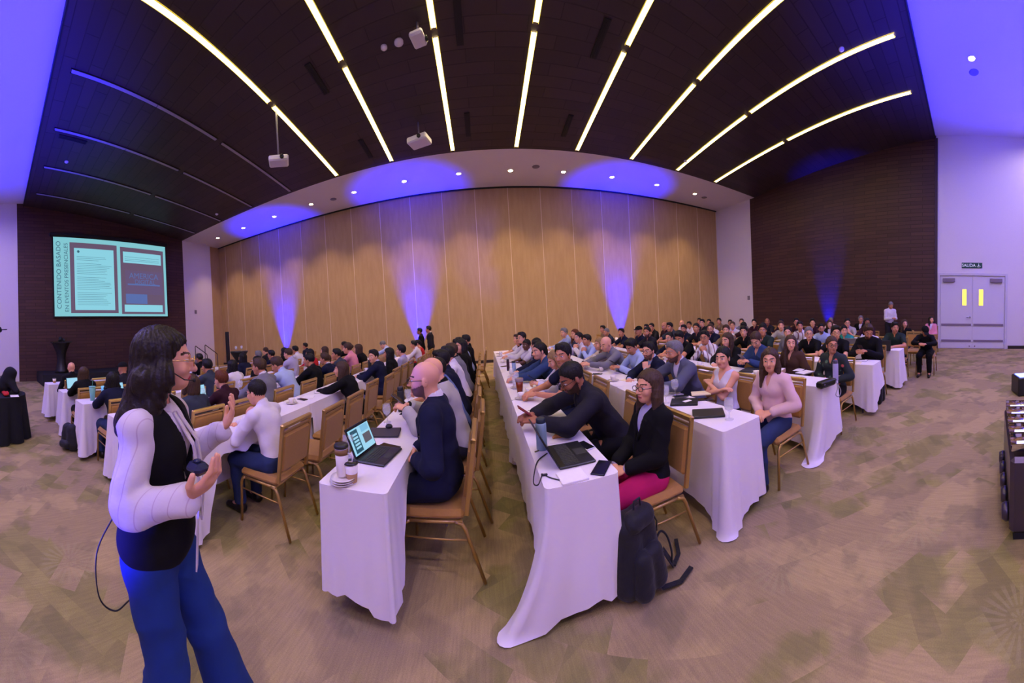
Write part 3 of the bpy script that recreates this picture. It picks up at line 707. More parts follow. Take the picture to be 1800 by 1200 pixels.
def shoeops(s, side):
    o = []
    for hp, kn, an, toe in s.legs[side:side + 1]:
        d = toe - an; d[2] = 0; d = nrm(d)
        o.append(('+', RC(V(an[0], an[1], .048) - d * .02, V(toe[0], toe[1], .034) + d * .03, .046, .033), .01)); o.append(('+', RC(an, V(an[0], an[1], .05), .044, .046), .02))
    o.append(('&', HP((0, 0, .002), (0, 0, -1)), 0)); return o
_hairc = {}
def hair_mesh(kind, h=.0085):
    """hair in the frame of the head (origin at the head centre, +Y is the nose)"""
    if kind in _hairc: return _hairc[kind]
    sh = .003 if kind == 'fade' else (.006 if kind in ('short', 'grey') else .011)
    o = [('+', EL((0, -.016, .040), (.0775 + sh, .0965 + sh, .090 + sh * 1.6)), .01)]
    if kind in ('short', 'grey'): o.append(('+', RC((-.025, .045, .108), (.035, .04, .108), .022), .03))
    if kind == 'quiff': o.append(('+', RC((-.03, .055, .105), (.03, .055, .105), .030), .03))
    if kind == 'curly':
        r = random.Random(2)
        for i in range(60):
            t, p = r.random() * 6.28, r.random() * 1.5; o.append(('+', EL((.088 * math.cos(t) * math.sin(p), -.014 + .108 * math.sin(t) * math.sin(p), .04 + .10 * math.cos(p)), (.018, .018, .018)), .006))
    def cut(x, y, z):
        hl = np.where(y < -.02, -.075 if kind != 'fade' else -.045, np.where(y < .022, -.075 + (y + .02) * 1.9, 0.010 + (y - .022) * 1.3)); hl = np.minimum(hl, .088 + .004 * np.sin(x * 60)); hl = hl + .0025 * np.sin(140 * x + 60 * y)
        return (hl - z) * .65
    o.append(('&', FN(cut), 0))
    if kind in ('long', 'wavy', 'longback', 'vlong', 'presenter', 'tail', 'bun', 'bob'):
        o[0] = ('+', EL((0, -.018, .038), (.083, .104, .098)), .01); o.append(('-', RC((0, .10, .10), (0, -.02, .142), .007), .008))
    if kind in ('long', 'wavy', 'longback', 'vlong'):
        L = {'long': .24, 'wavy': .26, 'longback': .28, 'vlong': .36}[kind]
        o.append(('+', RC((0, -.055, .02), (0, -.075, -L), .088, .062, flat=(0, 1, 0), fs=1.35), .03))
        for sx in (-1, 1):
            o.append(('+', RC((sx * .070, .004, .06), (sx * .082, .006, -.06), .019, .024), .02))
            o.append(('+', RC((sx * .084, .006, -.07), (sx * .098, .035, -L * .92), .026, .013), .02))
            o.append(('+', RC((sx * .06, -.02, -.03), (sx * .09, -.03, -L), .04, .03), .03))
            if kind == 'wavy':
                for q in range(5): o.append(('+', EL((sx * (.10 + .012 * (q % 2)), .01 - .012 * q, -.06 - .045 * q), (.026, .03, .03)), .012))
    if kind == 'presenter':
        o.append(('+', RC((0, -.05, .03), (0, -.085, -.20), .100, .075, flat=(0, 1, 0), fs=1.1), .03))
        for sx in (-1, 1):
            o.append(('+', RC((sx * .070, .006, .07), (sx * .086, .0, -.03), .018, .024), .02))
            for q in range(7): o.append(('+', EL((sx * (.092 + .010 * math.sin(q * 2.1)), .0 - .014 * q + .010 * (q % 2), -.04 - .034 * q), (.032, .042, .040)), .025))
            for q in range(6): o.append(('+', EL((sx * (.075 + .016 * math.sin(q * 1.7 + 1)), -.075 - .012 * q, -.06 - .036 * q), (.05, .046, .042)), .03))
    if kind in ('bun', 'tail'):
        o.append(('+', EL((0, -.115, .03), (.035, .035, .035)) if kind == 'bun' else RC((0, -.11, .04), (.02, -.14, -.2), .034, .018), .015))
    if kind == 'bob':
        o.append(('+', RC((0, -.05, .02), (0, -.06, -.07), .092, .085, flat=(0, 1, 0), fs=1.2), .03))
        for sx in (-1, 1): o.append(('+', RC((sx * .078, .01, .04), (sx * .085, .015, -.085), .024, .028), .02))
    if kind == 'cap':
        o = [('+', EL((0, -.012, .045), (.092, .112, .088)), .01), ('&', HP((0, 0, .04), (0, 0, -1)), 0), ('+', EL((0, .12, .050), (.062, .07, .008), rotx(-.15)), .006)]
    me = sdf_mesh('hair', o, .0065)
    n = len(me.vertices); P = np.zeros(n * 3, np.float32); me.vertices.foreach_get('co', P); P = P.reshape(-1, 3); Nn = np.zeros(n * 3, np.float32); me.vertices.foreach_get('normal', Nn); Nn = Nn.reshape(-1, 3)
    t = np.arctan2(P[:, 0], P[:, 1] + .3 * P[:, 2]); wv_ = 3 if kind in ('wavy', 'presenter') else 1.5
    if kind != 'cap': P = P + Nn * ((.0022 if kind not in ('wavy', 'presenter') else .0032) * np.sin(26 * t + wv_ * np.sin(P[:, 2] * 24)) + .0012 * np.sin(61 * t + 30 * P[:, 2]))[:, None]
    me.vertices.foreach_set('co', P.astype(np.float32).ravel()); me.update(); _hairc[kind] = me; return me
_gl = {}
def glasses_mesh(kind='dark'):
    if 'g' in _gl: return _gl['g']
    b = MB()
    for sx in (-1, 1):
        b.tube([(sx * .031 + .0235 * math.cos(t), .108 - .010 * abs(math.cos(t)) * 0, .004 + .0175 * math.sin(t)) for t in np.linspace(0, 2 * math.pi, 17)], .0022, 6, cap=False)
        b.tube([(sx * .0545, .107, .008), (sx * .0755, .08, .009), (sx * .079, .0, .008), (sx * .079, -.02, -.004)], .0022, 6)
    b.tube([(-.008, .109, .008), (0, .1125, .010), (.008, .109, .008)], .0022, 6)
    _gl['g'] = b.mesh('glasses', [None]); return _gl['g']
# ================================================================ furniture
M_gold = mat('gold_upholstery', srgb(160, 114, 50), .75, noise=(70, .12), sheen=.2); M_gframe = mat('gold_metal', srgb(186, 150, 88), .35, .7)
M_foot = mat('rubber_black', (.02, .02, .02), .7)
def make_chair():
    r = empty('banquet_chair', (0, 0, 0))
    def bar(pts, w=.012): return MB().tube(pts, w, 8)
    seat = MB().box((-.215, -.19, .405), (.215, .235, .47), bev=.028); seat.build('seat', M_gold, r)
    T = Matrix.Translation((0, -.205, .50)) @ Matrix.Rotation(math.radians(9), 4, 'X')
    MB().box((-.195, -.022, .02), (.195, .03, .345), bev=.02, M=T).build('backrest', M_gold, r)
    bf = MB()
    for sx in (-1, 1): bf.box((sx * .205 - .013, -.016, -.06), (sx * .205 + .013, .014, .42), bev=.004, M=T)
    bf.box((-.218, -.018, .385), (.218, .02, .425), bev=.01, M=T).box((-.2, -.012, .352), (.2, .010, .366), M=T).build('back_frame', M_gframe, r)
    fr = MB()
    for sx in (-1, 1): fr.tube([(sx * .205, .20, .40), (sx * .205, -.17, .40)], .011, 8)
    fr.tube([(-.205, .18, .395), (.205, .18, .395)], .009, 6).tube([(-.205, -.15, .395), (.205, -.15, .395)], .009, 6).build('seat_frame', M_gframe, r)
    for sx in (-1, 1):
        MB().tube([(sx * .205, .17, .40), (sx * .207, .205, .385), (sx * .208, .22, .35), (sx * .212, .235, .01)], [.013, .013, .013, .0115], 8).build('leg', M_gframe, r)
        MB().tube([(sx * .205, -.12, .40), (sx * .206, -.165, .385), (sx * .207, -.185, .35), (sx * .212, -.29, .01)], [.013, .013, .013, .0115], 8).build('leg', M_gframe, r)
        MB().tube([(sx * .209, .222, .30), (sx * .209, -.21, .285)], .006, 6).build('stretcher', M_gframe, r)
    return r
CHAIR0 = make_chair(); _cused = [False]
def place_chair(x, y, rz, label):
    c = CHAIR0 if not _cused[0] else copy_tree(CHAIR0)
    _cused[0] = True; c.location = (x, y, 0); c.rotation_euler = (0, 0, rz); tag(c, label, 'chair', 'gold banquet chairs in the hall'); return c
# ---- cloth covered tables
def linen():
    a = N('white_linen'); tc = a.n('TexCoord'); f = a.noise(tc.outputs['Object'], 240, 2)
    a.b.inputs['Base Color'].default_value = (*srgb(228, 218, 222), 1); a.b.inputs['Roughness'].default_value = .85; a.b.inputs['Sheen Weight'].default_value = .15
    g = a.noise(tc.outputs['Object'], 3.5, 3)
    bp = a.n('Bump'); bp.inputs['Strength'].default_value = .25; bp.inputs['Distance'].default_value = .02; a.l(a.math('ADD', g, a.math('MULTIPLY', f, .04)), bp.inputs['Height']); a.l(bp.outputs[0], a.b.inputs['Normal'])
    return a.m
M_linen = linen()
TH = .745
def cloth_mesh(W, L, seed=0, drop=.71, fold=.018, corners=None, extra=None, dx=.0, ends=(1, 1)):
    """tablecloth in table coordinates: x in [0,W], y in [0,L], top at z=TH+.01; corners: 4 x (flare, drop)"""
    r = random.Random(seed); zt = TH + .012; e = .012; rad = .03
    path = []
    def corner(cx, cy, a0):
        for i in range(7): t = a0 + math.pi / 2 * i / 6; path.append((cx + rad * math.cos(t), cy + rad * math.sin(t), math.cos(t), math.sin(t)))
    x0, y0, x1, y1 = -e, -e, W + e, L + e; st = .035
    def seg(ax, ay, bx, by, nx, ny):
        n = max(2, int(math.hypot(bx - ax, by - ay) / st))
        for i in range(1, n): path.append((ax + (bx - ax) * i / n, ay + (by - ay) * i / n, nx, ny))
    corner(x0 + rad, y0 + rad, math.pi); seg(x0 + rad, y0, x1 - rad, y0, 0, -1); corner(x1 - rad, y0 + rad, 1.5 * math.pi); seg(x1, y0 + rad, x1, y1 - rad, 1, 0)
    corner(x1 - rad, y1 - rad, 0); seg(x1 - rad, y1, x0 + rad, y1, 0, 1); corner(x0 + rad, y1 - rad, math.pi / 2); seg(x0, y1 - rad, x0, y0 + rad, -1, 0)
    n = len(path); cpts = [(x0, y0), (x1, y0), (x1, y1), (x0, y1)]; corners = corners or [(.045, .0)] * 4
    ph = r.random() * 6; lam = .30 + r.random() * .12; S = 0; ss = []
    for i in range(n):
        ss.append(S); q = path[(i + 1) % n]; S += math.hypot(q[0] - path[i][0], q[1] - path[i][1])
    nf = max(3, round(S / lam)); K = 22; vs = [(p[0], p[1], zt) for p in path]; fs = []
    for k in range(1, K + 1):
        t = k / K
        for i, (x, y, nx, ny) in enumerate(path):
            u = ss[i] / S * 2 * math.pi; f = math.sin(nf * u + ph) + .45 * math.sin(nf * 2.3 * u + ph * 2)
            side = (1 if nx > .7 else 0) * min(1, max(0, (y - .16) / .14)) * (min(1, max(0, (L - y) / .05)) if True else 1); dr = drop + .012 * math.sin(5 * u + ph); dr = dr * (1 - side) + (.15 + .02 * f) * side; ox = (.012 + fold * .5 * (f + .9)) * t ** 1.15; px, py = x + nx * ox, y + ny * ox
            for (cx, cy), (fl, cd_) in zip(cpts, corners):
                d = math.hypot(x - cx, y - cy); wg = math.exp(-(d / .11) ** 2); dgx, dgy = nx, ny; pl_ = math.exp(-(d / .19) ** 2) * .020 * math.sin(d * 62 + ph) * t ** .8; px += nx * pl_; py += ny * pl_
                px += dgx * fl * wg * t ** 1.3; py += dgy * fl * wg * t ** 1.3; dr += cd_ * math.exp(-(d / .2) ** 2)
            z = zt - dr * t + .004
            if extra:
                for (ex, ey, vx, vy, wd, po, lift) in extra:
                    d = math.hypot(x - ex, y - ey); wg = math.exp(-(d / wd) ** 2); px += vx * wg * t ** po; py += vy * wg * t ** po; z += lift * wg * t
            if z < .008:
                over = .008 - z; z = .008 + .004 * math.sin(i * 1.3 + k); px += nx * over * .8; py += ny * over * .8
            vs.append((px, py, z))
    for k in range(K):
        for i in range(n): j = (i + 1) % n; fs.append((k * n + i, (k + 1) * n + i, (k + 1) * n + j, k * n + j))
    b = MB(); b.add(vs, fs, 0, True); ni = len(b.v)
    # top sheet, slightly uneven
    b.add([(p[0], p[1], zt) for p in path], [tuple(range(n))], 0, False)
    return b.mesh('tablecloth', M_linen)
M_wood = mat('table_top_wood', srgb(120, 96, 70), .6); M_tleg = mat('table_leg_steel', srgb(90, 88, 92), .4, .6)
def make_table(W, L):
    r = empty('folding_table'); MB().box((.005, .005, TH - .03), (W - .005, L - .005, TH), bev=.006).build('tabletop', M_wood, r)
    for x in (.06, W - .06):
        for y in (.18, L - .18): MB().tube([(x, y, TH - .03), (x, y, 0)], .014, 8).build('leg', M_tleg, r)
    return r
TW, TL = .40, 1.80
LINES = dict(A=(-6.5, 1.12, 4), B=(-5.4, 1.2, 4), C=(-4.3, 1.24, 4), D=(-3.2, 1.35, 4), E=(-2.08, 1.43, 4), F=(-.57, 1.58, 4), G=(.68, 1.58, 4), H=(1.93, 1.6, 4), I=(3.37, 1.55, 5), J=(4.73, 1.42, 5), K=(6.21, 1.36, 5), L=(7.62, 2.6, 4), M=(9.0, 3.0, 3))
LNAME = {k: ORD[i + 1] for i, k in enumerate('ABCDEFGHIJKLM')}
def LN(k):
    return '%s table line from the screen' % LNAME[k]
T0 = make_table(TW, TL); T0used = False
generic = [cloth_mesh(TW, TL, 10 + i) for i in range(3)]
special = {'A': dict(seed=1, drop=.66), 'B': dict(seed=2, drop=.60, corners=[(.03, .0), (.06, .12), (.045, 0), (.045, 0)]), 'C': dict(seed=3, drop=.66, corners=[(.04, .05), (.06, .06), (.045, 0), (.045, 0)]),
           'D': dict(seed=4), 'E': dict(seed=5, drop=.64, corners=[(.03, .02), (.06, .08), (.045, 0), (.045, 0)]),
           'F': dict(seed=16, drop=.55, fold=.008, corners=[(.0, .06), (.0, .14), (.045, 0), (.045, 0)]),
           'G': dict(seed=7, drop=.58, fold=.014, corners=[(.02, .17), (.0, .12), (.045, 0), (.045, 0)], extra=[(0, 0, -.24, .02, .13, 2.4, -.02)]),
           'H': dict(seed=8, drop=.64, fold=.015, corners=[(.05, .12), (.0, .02), (.045, 0), (.045, 0)]),
           'I': dict(seed=9, drop=.66, fold=.015, corners=[(.06, .16), (.05, -.05), (.045, 0), (.045, 0)], extra=[(0, .0, -.22, .05, .14, 2.0, 0)]),
           'J': dict(seed=11, drop=.60, fold=.016, corners=[(.04, .10), (.06, -.25), (.045, 0), (.045, 0)]),
           'K': dict(seed=12, drop=.64, fold=.02, corners=[(.03, .08), (.06, .04), (.045, 0), (.045, 0)])}
for ln, (xr, yn, nt) in LINES.items():
    for j in range(nt):
        y = yn + j * (TL + .03); x = xr - TW
        t = T0 if not T0used else copy_tree(T0); T0used = True; t.location = (x, y, 0)
        tag(t, short('folding table, %s in %s' % (('nearest the photographer' if j == 0 else ORD[j + 1] + ' from near end'), LN(ln))), 'table', 'folding tables under white cloths')
        me = cloth_mesh(TW, TL, **special[ln]) if (j == 0 and ln in special) else generic[(j + ord(ln)) % 3]
        c = bpy.data.objects.new('tablecloth', me); C.objects.link(c); c.location = (x, y, 0)
        d = {'G': 'white tablecloth trailing onto the carpet, under the black laptop seen edge on', 'F': 'white tablecloth with lifted hem under the bald man\'s laptop', 'H': 'white tablecloth with a corner pooling on the floor, before the woman in the pink blouse'}
        tag(c, d.get(ln) if j == 0 and ln in d else short('white tablecloth, %s in %s' % (('at the near end' if j == 0 else ORD[j + 1] + ' from near end'), LN(ln))), 'tablecloth', 'white tablecloths')
# ================================================================ people
def cloth_mat(name, col, rough=.85, amt=.14, sc_=9, metal=0.0, sheen=0.0):
    return mat(name, col, rough, metal, noise=(sc_, amt), bump=.5, sheen=sheen, spec=.2)
SKIN = [mat('skin_%s' % n, c, .5, spec=.35) for n, c in (('fair', srgb(222, 160, 128)), ('tan', srgb(196, 132, 98)), ('brown', srgb(158, 100, 72)), ('deep', srgb(98, 62, 48)))]
LIP = [mat('lips_%d' % i, c, .45) for i, c in enumerate((srgb(186, 96, 88), srgb(160, 88, 76), srgb(128, 70, 60), srgb(84, 46, 42)))]
IRIS = mat('iris_brown', (.02, .012, .008), .2); EYEW = mat('eye_white', srgb(206, 196, 190), .3)
HCOL = {'black': cloth_mat('hair_black', (.012, .010, .010), .45, .5, 60, 0.0, 0.0), 'brown': cloth_mat('hair_brown', (.06, .032, .02), .45, .45, 60, 0.0, 0.0), 'grey': cloth_mat('hair_grey', (.17, .16, .165), .6, .4, 60, 0.0, 0.0),
        'blond': cloth_mat('hair_blond', srgb(142, 112, 74), .5, .4, 60, 0.0, 0.0), 'red': cloth_mat('hair_auburn', srgb(96, 50, 30), .5, .4, 60, 0.0, 0.0)}
STUB = [mat('stubble_%d' % i, c, .7, noise=(300, .3)) for i, c in enumerate((srgb(112, 78, 66), srgb(92, 62, 50), srgb(66, 44, 36), srgb(44, 30, 26)))]
CC = {'navy': srgb(20, 23, 48), 'white': srgb(214, 206, 216), 'black': srgb(12, 11, 14), 'charcoal': srgb(32, 30, 37), 'grey': srgb(118, 116, 126), 'lightgrey': srgb(168, 162, 158), 'lightblue': srgb(164, 178, 214), 'blue': srgb(96, 112, 168),
      'maroon': srgb(50, 20, 32), 'red': srgb(178, 34, 40), 'pink': srgb(222, 140, 160), 'blush': srgb(222, 184, 182), 'cream': srgb(206, 188, 176), 'teal': srgb(44, 140, 128), 'darkgreen': srgb(34, 48, 44), 'slate': srgb(52, 58, 72), 'steel': srgb(84, 86, 104),
      'lavender': srgb(172, 164, 196), 'denim': srgb(48, 66, 106), 'magenta': srgb(176, 22, 86), 'khaki': srgb(128, 106, 84), 'brown': srgb(70, 46, 36), 'jeans': srgb(40, 52, 88), 'beige': srgb(178, 158, 136)}
def CM_(c): return cloth_mat('cloth_' + c, CC[c])
def floral():
    a = N('floral_print'); tc = a.n('TexCoord'); P = tc.outputs['Object']
    vo = a.n('TexVoronoi'); vo.inputs['Scale'].default_value = 13; a.l(P, vo.inputs['Vector'])
    f = a.ramp(vo.outputs['Distance'], .34, .28); sp = a.n('SeparateColor'); a.l(vo.outputs['Color'], sp.inputs[0])
    c = a.mix(a.ramp(sp.outputs[0], .45, .5), srgb(214, 190, 160), srgb(206, 92, 84)); c = a.mix(a.ramp(sp.outputs[1], .62, .66), c, srgb(80, 110, 84))
    on = a.math('MULTIPLY', f, a.ramp(sp.outputs[2], .4, .44)); a.l(a.mix(on, srgb(24, 34, 38), c), a.b.inputs['Base Color']); a.b.inputs['Roughness'].default_value = .8; return a.m
def stripes(name, base, line, sc_=9, thin=.93, axis=0):
    a = N(name); tc = a.n('TexCoord'); sp = a.n('SeparateXYZ'); a.l(tc.outputs['Object'], sp.inputs[0])
    s = a.math('SINE', a.math('MULTIPLY', a.math('ADD', a.math('MULTIPLY', sp.outputs[0], .5), sp.outputs[1]), sc_ * 6.28)); a.l(a.mix(a.ramp(s, thin, thin + .03), base, line), a.b.inputs['Base Color'])
    nz = a.noise(tc.outputs['Object'], 9, 4); bp = a.n('Bump'); bp.inputs['Strength'].default_value = .6; bp.inputs['Distance'].default_value = .012; a.l(nz, bp.inputs['Height']); a.l(bp.outputs[0], a.b.inputs['Normal'])
    a.b.inputs['Roughness'].default_value = .8; return a.m
M_floral = floral(); _M['cloth_floral'] = M_floral
_M['cloth_print'] = stripes('printed_shirt', srgb(214, 206, 214), srgb(120, 84, 92), 14, .7)
CC['floral'] = CC['print'] = (0, 0, 0)
M_shoe = mat('shoe_leather', srgb(26, 20, 20), .35)
def setm(o, ms):
    for i, m in enumerate(ms):
        if i < len(o.material_slots): o.material_slots[i].link = 'OBJECT'; o.material_slots[i].material = m
def child(nm, me, ms, par, M=None):
    o = bpy.data.objects.new(nm, me); C.objects.link(o); o.parent = par
    if M is not None: o.matrix_local = M
    setm(o, ms); return o
def headM(p, sc=1.0): return Matrix([[p.H[0][0] * sc, p.H[0][1] * sc, p.H[0][2] * sc, p.hc[0]], [p.H[1][0] * sc, p.H[1][1] * sc, p.H[1][2] * sc, p.hc[1]], [p.H[2][0] * sc, p.H[2][1] * sc, p.H[2][2] * sc, p.hc[2]], [0, 0, 0, 1]])
def mkpose(kind, yaw, pitch, fem, broad=1.0):
    k = dict(yaw=yaw, pitch=pitch, fem=fem, broad=broad); f = fem
    if kind == 'lap': return Pose(lean=5, hl=(-.08, .17, .70), hr=(.07, .20, .70), hdl=(.6, .75, -.25), hdr=(-.6, .7, -.2), polel=(.9, -.4, -.9), poler=(.9, -.4, -.9), **k)
    if kind == 'back': return Pose(lean=-6, hl=(-.05, .22, .66), hr=(.06, .25, .66), **k)
    if kind == 'table': return Pose(lean=17, hl=(-.06, .50, .80), hr=(.08, .54, .80), hdl=(.55, .8, -.1), hdr=(-.6, .75, -.1), polel=(1, -.2, -.5), poler=(1, -.2, -.5), **k)
    if kind == 'reach': return Pose(lean=24, hl=(-.10, .62, .80), hr=(.10, .58, .80), hdl=(.2, .95, -.05), hdr=(-.3, .9, -.05), polel=(1, 0, -.4), poler=(1, 0, -.4), **k)
    if kind == 'deep': k['pitch'] = pitch + 26; return Pose(lean=33, hl=(-.08, .64, .81), hr=(.07, .66, .82), hdl=(.4, .85, .15), hdr=(-.4, .85, .15), polel=(1, -.1, -.3), poler=(1, -.1, -.3), **k)
    if kind == 'phone': k['pitch'] = pitch + 24; return Pose(lean=14, hl=(-.07, .42, .87), hr=(.07, .43, .87), hdl=(.3, .8, .3), hdr=(-.3, .8, .3), curl=.9, polel=(.8, -.3, -.7), poler=(.8, -.3, -.7), **k)
    if kind == 'crossed': return Pose(lean=1, hl=(.10, .17, .90), hr=(-.09, .21, .865), hdl=(.8, -.35, .35), hdr=(-.8, -.42, .35), polel=(.9, .1, -.6), poler=(.9, .1, -.6), **k)
    if kind in ('chinl', 'chinr', 'clasp'):
        q = Pose(lean=19, **k); ch = q.hc + q.H @ V(0, .075, -.12); lo = (-.10, .52, .80)
        up = lambda sx: tuple(ch + V(sx * .045, .045, -.115))
        if kind == 'clasp': return Pose(lean=19, hl=up(-1), hr=up(1), hdl=(.35, -.2, 1), hdr=(-.35, -.2, 1), curl=1.0, polel=(.7, .2, -.8), poler=(.7, .2, -.8), **k)
        if kind == 'chinl': return Pose(lean=19, hl=up(-1), hr=(.02, .54, .80), hdl=(.3, -.25, 1), hdr=(-.9, .5, 0), curl=.9, polel=(.6, .2, -.8), poler=(1, 0, -.4), **k)
        return Pose(lean=19, hr=up(1), hl=(-.02, .54, .80), hdr=(-.3, -.25, 1), hdl=(.9, .5, 0), curl=.9, poler=(.6, .2, -.8), polel=(1, 0, -.4), **k)
_B = {}
def cached(key, fn):
    if key not in _B: _B[key] = fn()
    return _B[key]
def person(loc, rz, label, p, key, hair, hc, tops, skin, beard=0, fine=False, glasses=0, pants='charcoal', scale=1.0, group=None, h=None, nl=None, nr=None, spread=0):
    h = h or (.0055 if fine else .0088)
    me = cached(('b', key, bool(beard), h), lambda: fullbody(p, h, beard=beard, hr=.0098 if fine else .0112, nl=nl, nr=nr, spread=spread))
    r = bpy.data.objects.new('person', me); C.objects.link(r); r.location = loc; r.rotation_euler = (0, 0, rz); r.scale = (scale,) * 3
    tag(r, label, 'person', group)
    hm = HCOL[hc]; setm(r, [SKIN[skin], LIP[skin], IRIS, HCOL['black' if hc in ('blond',) else hc], STUB[skin], EYEW])
    if hair: child('hair' if hair != 'cap' else 'cap', hair_mesh(hair), [hm if hair != 'cap' else CM_('black')], r, headM(p))
    for kind, col, slack in tops:
        nm = {'jacket': 'jacket', 'vest': 'vest', 'polo': 'polo_shirt', 'blouse': 'blouse', 'tank': 'sleeveless_top', 'shirt': 'shirt'}[kind]
        child(nm, cached(('t', key, kind, slack, fine), lambda: sdf_mesh('top', topops(p, kind, slack), .0075 if fine else .011, wr=(.0060 if kind in ('shirt', 'blouse') else .0050) if slack == 0 else .001)), [CM_(col)], r)
    child('trousers', cached(('p', key, fine), lambda: sdf_mesh('trousers', pantops(p), .010 if fine else .015, wr=.005)), [CM_(pants)], r)
    for sd in (0, 1): child('shoe', cached(('s', key, sd), lambda: sdf_mesh('shoe', shoeops(p, sd), .011)), [M_shoe], r)
    if glasses: child('glasses', glasses_mesh(), [mat('glasses_black', (.02, .015, .015), .3) if glasses == 1 else M_gframe], r, headM(p))
    return r
J = lambda col, sh='white': [('shirt', sh, -.006), ('jacket', col, 0)]
S_ = lambda col: [('shirt', col, 0)]
P_ = lambda col: [('polo', col, 0)]
B_ = lambda col: [('blouse', col, 0)]
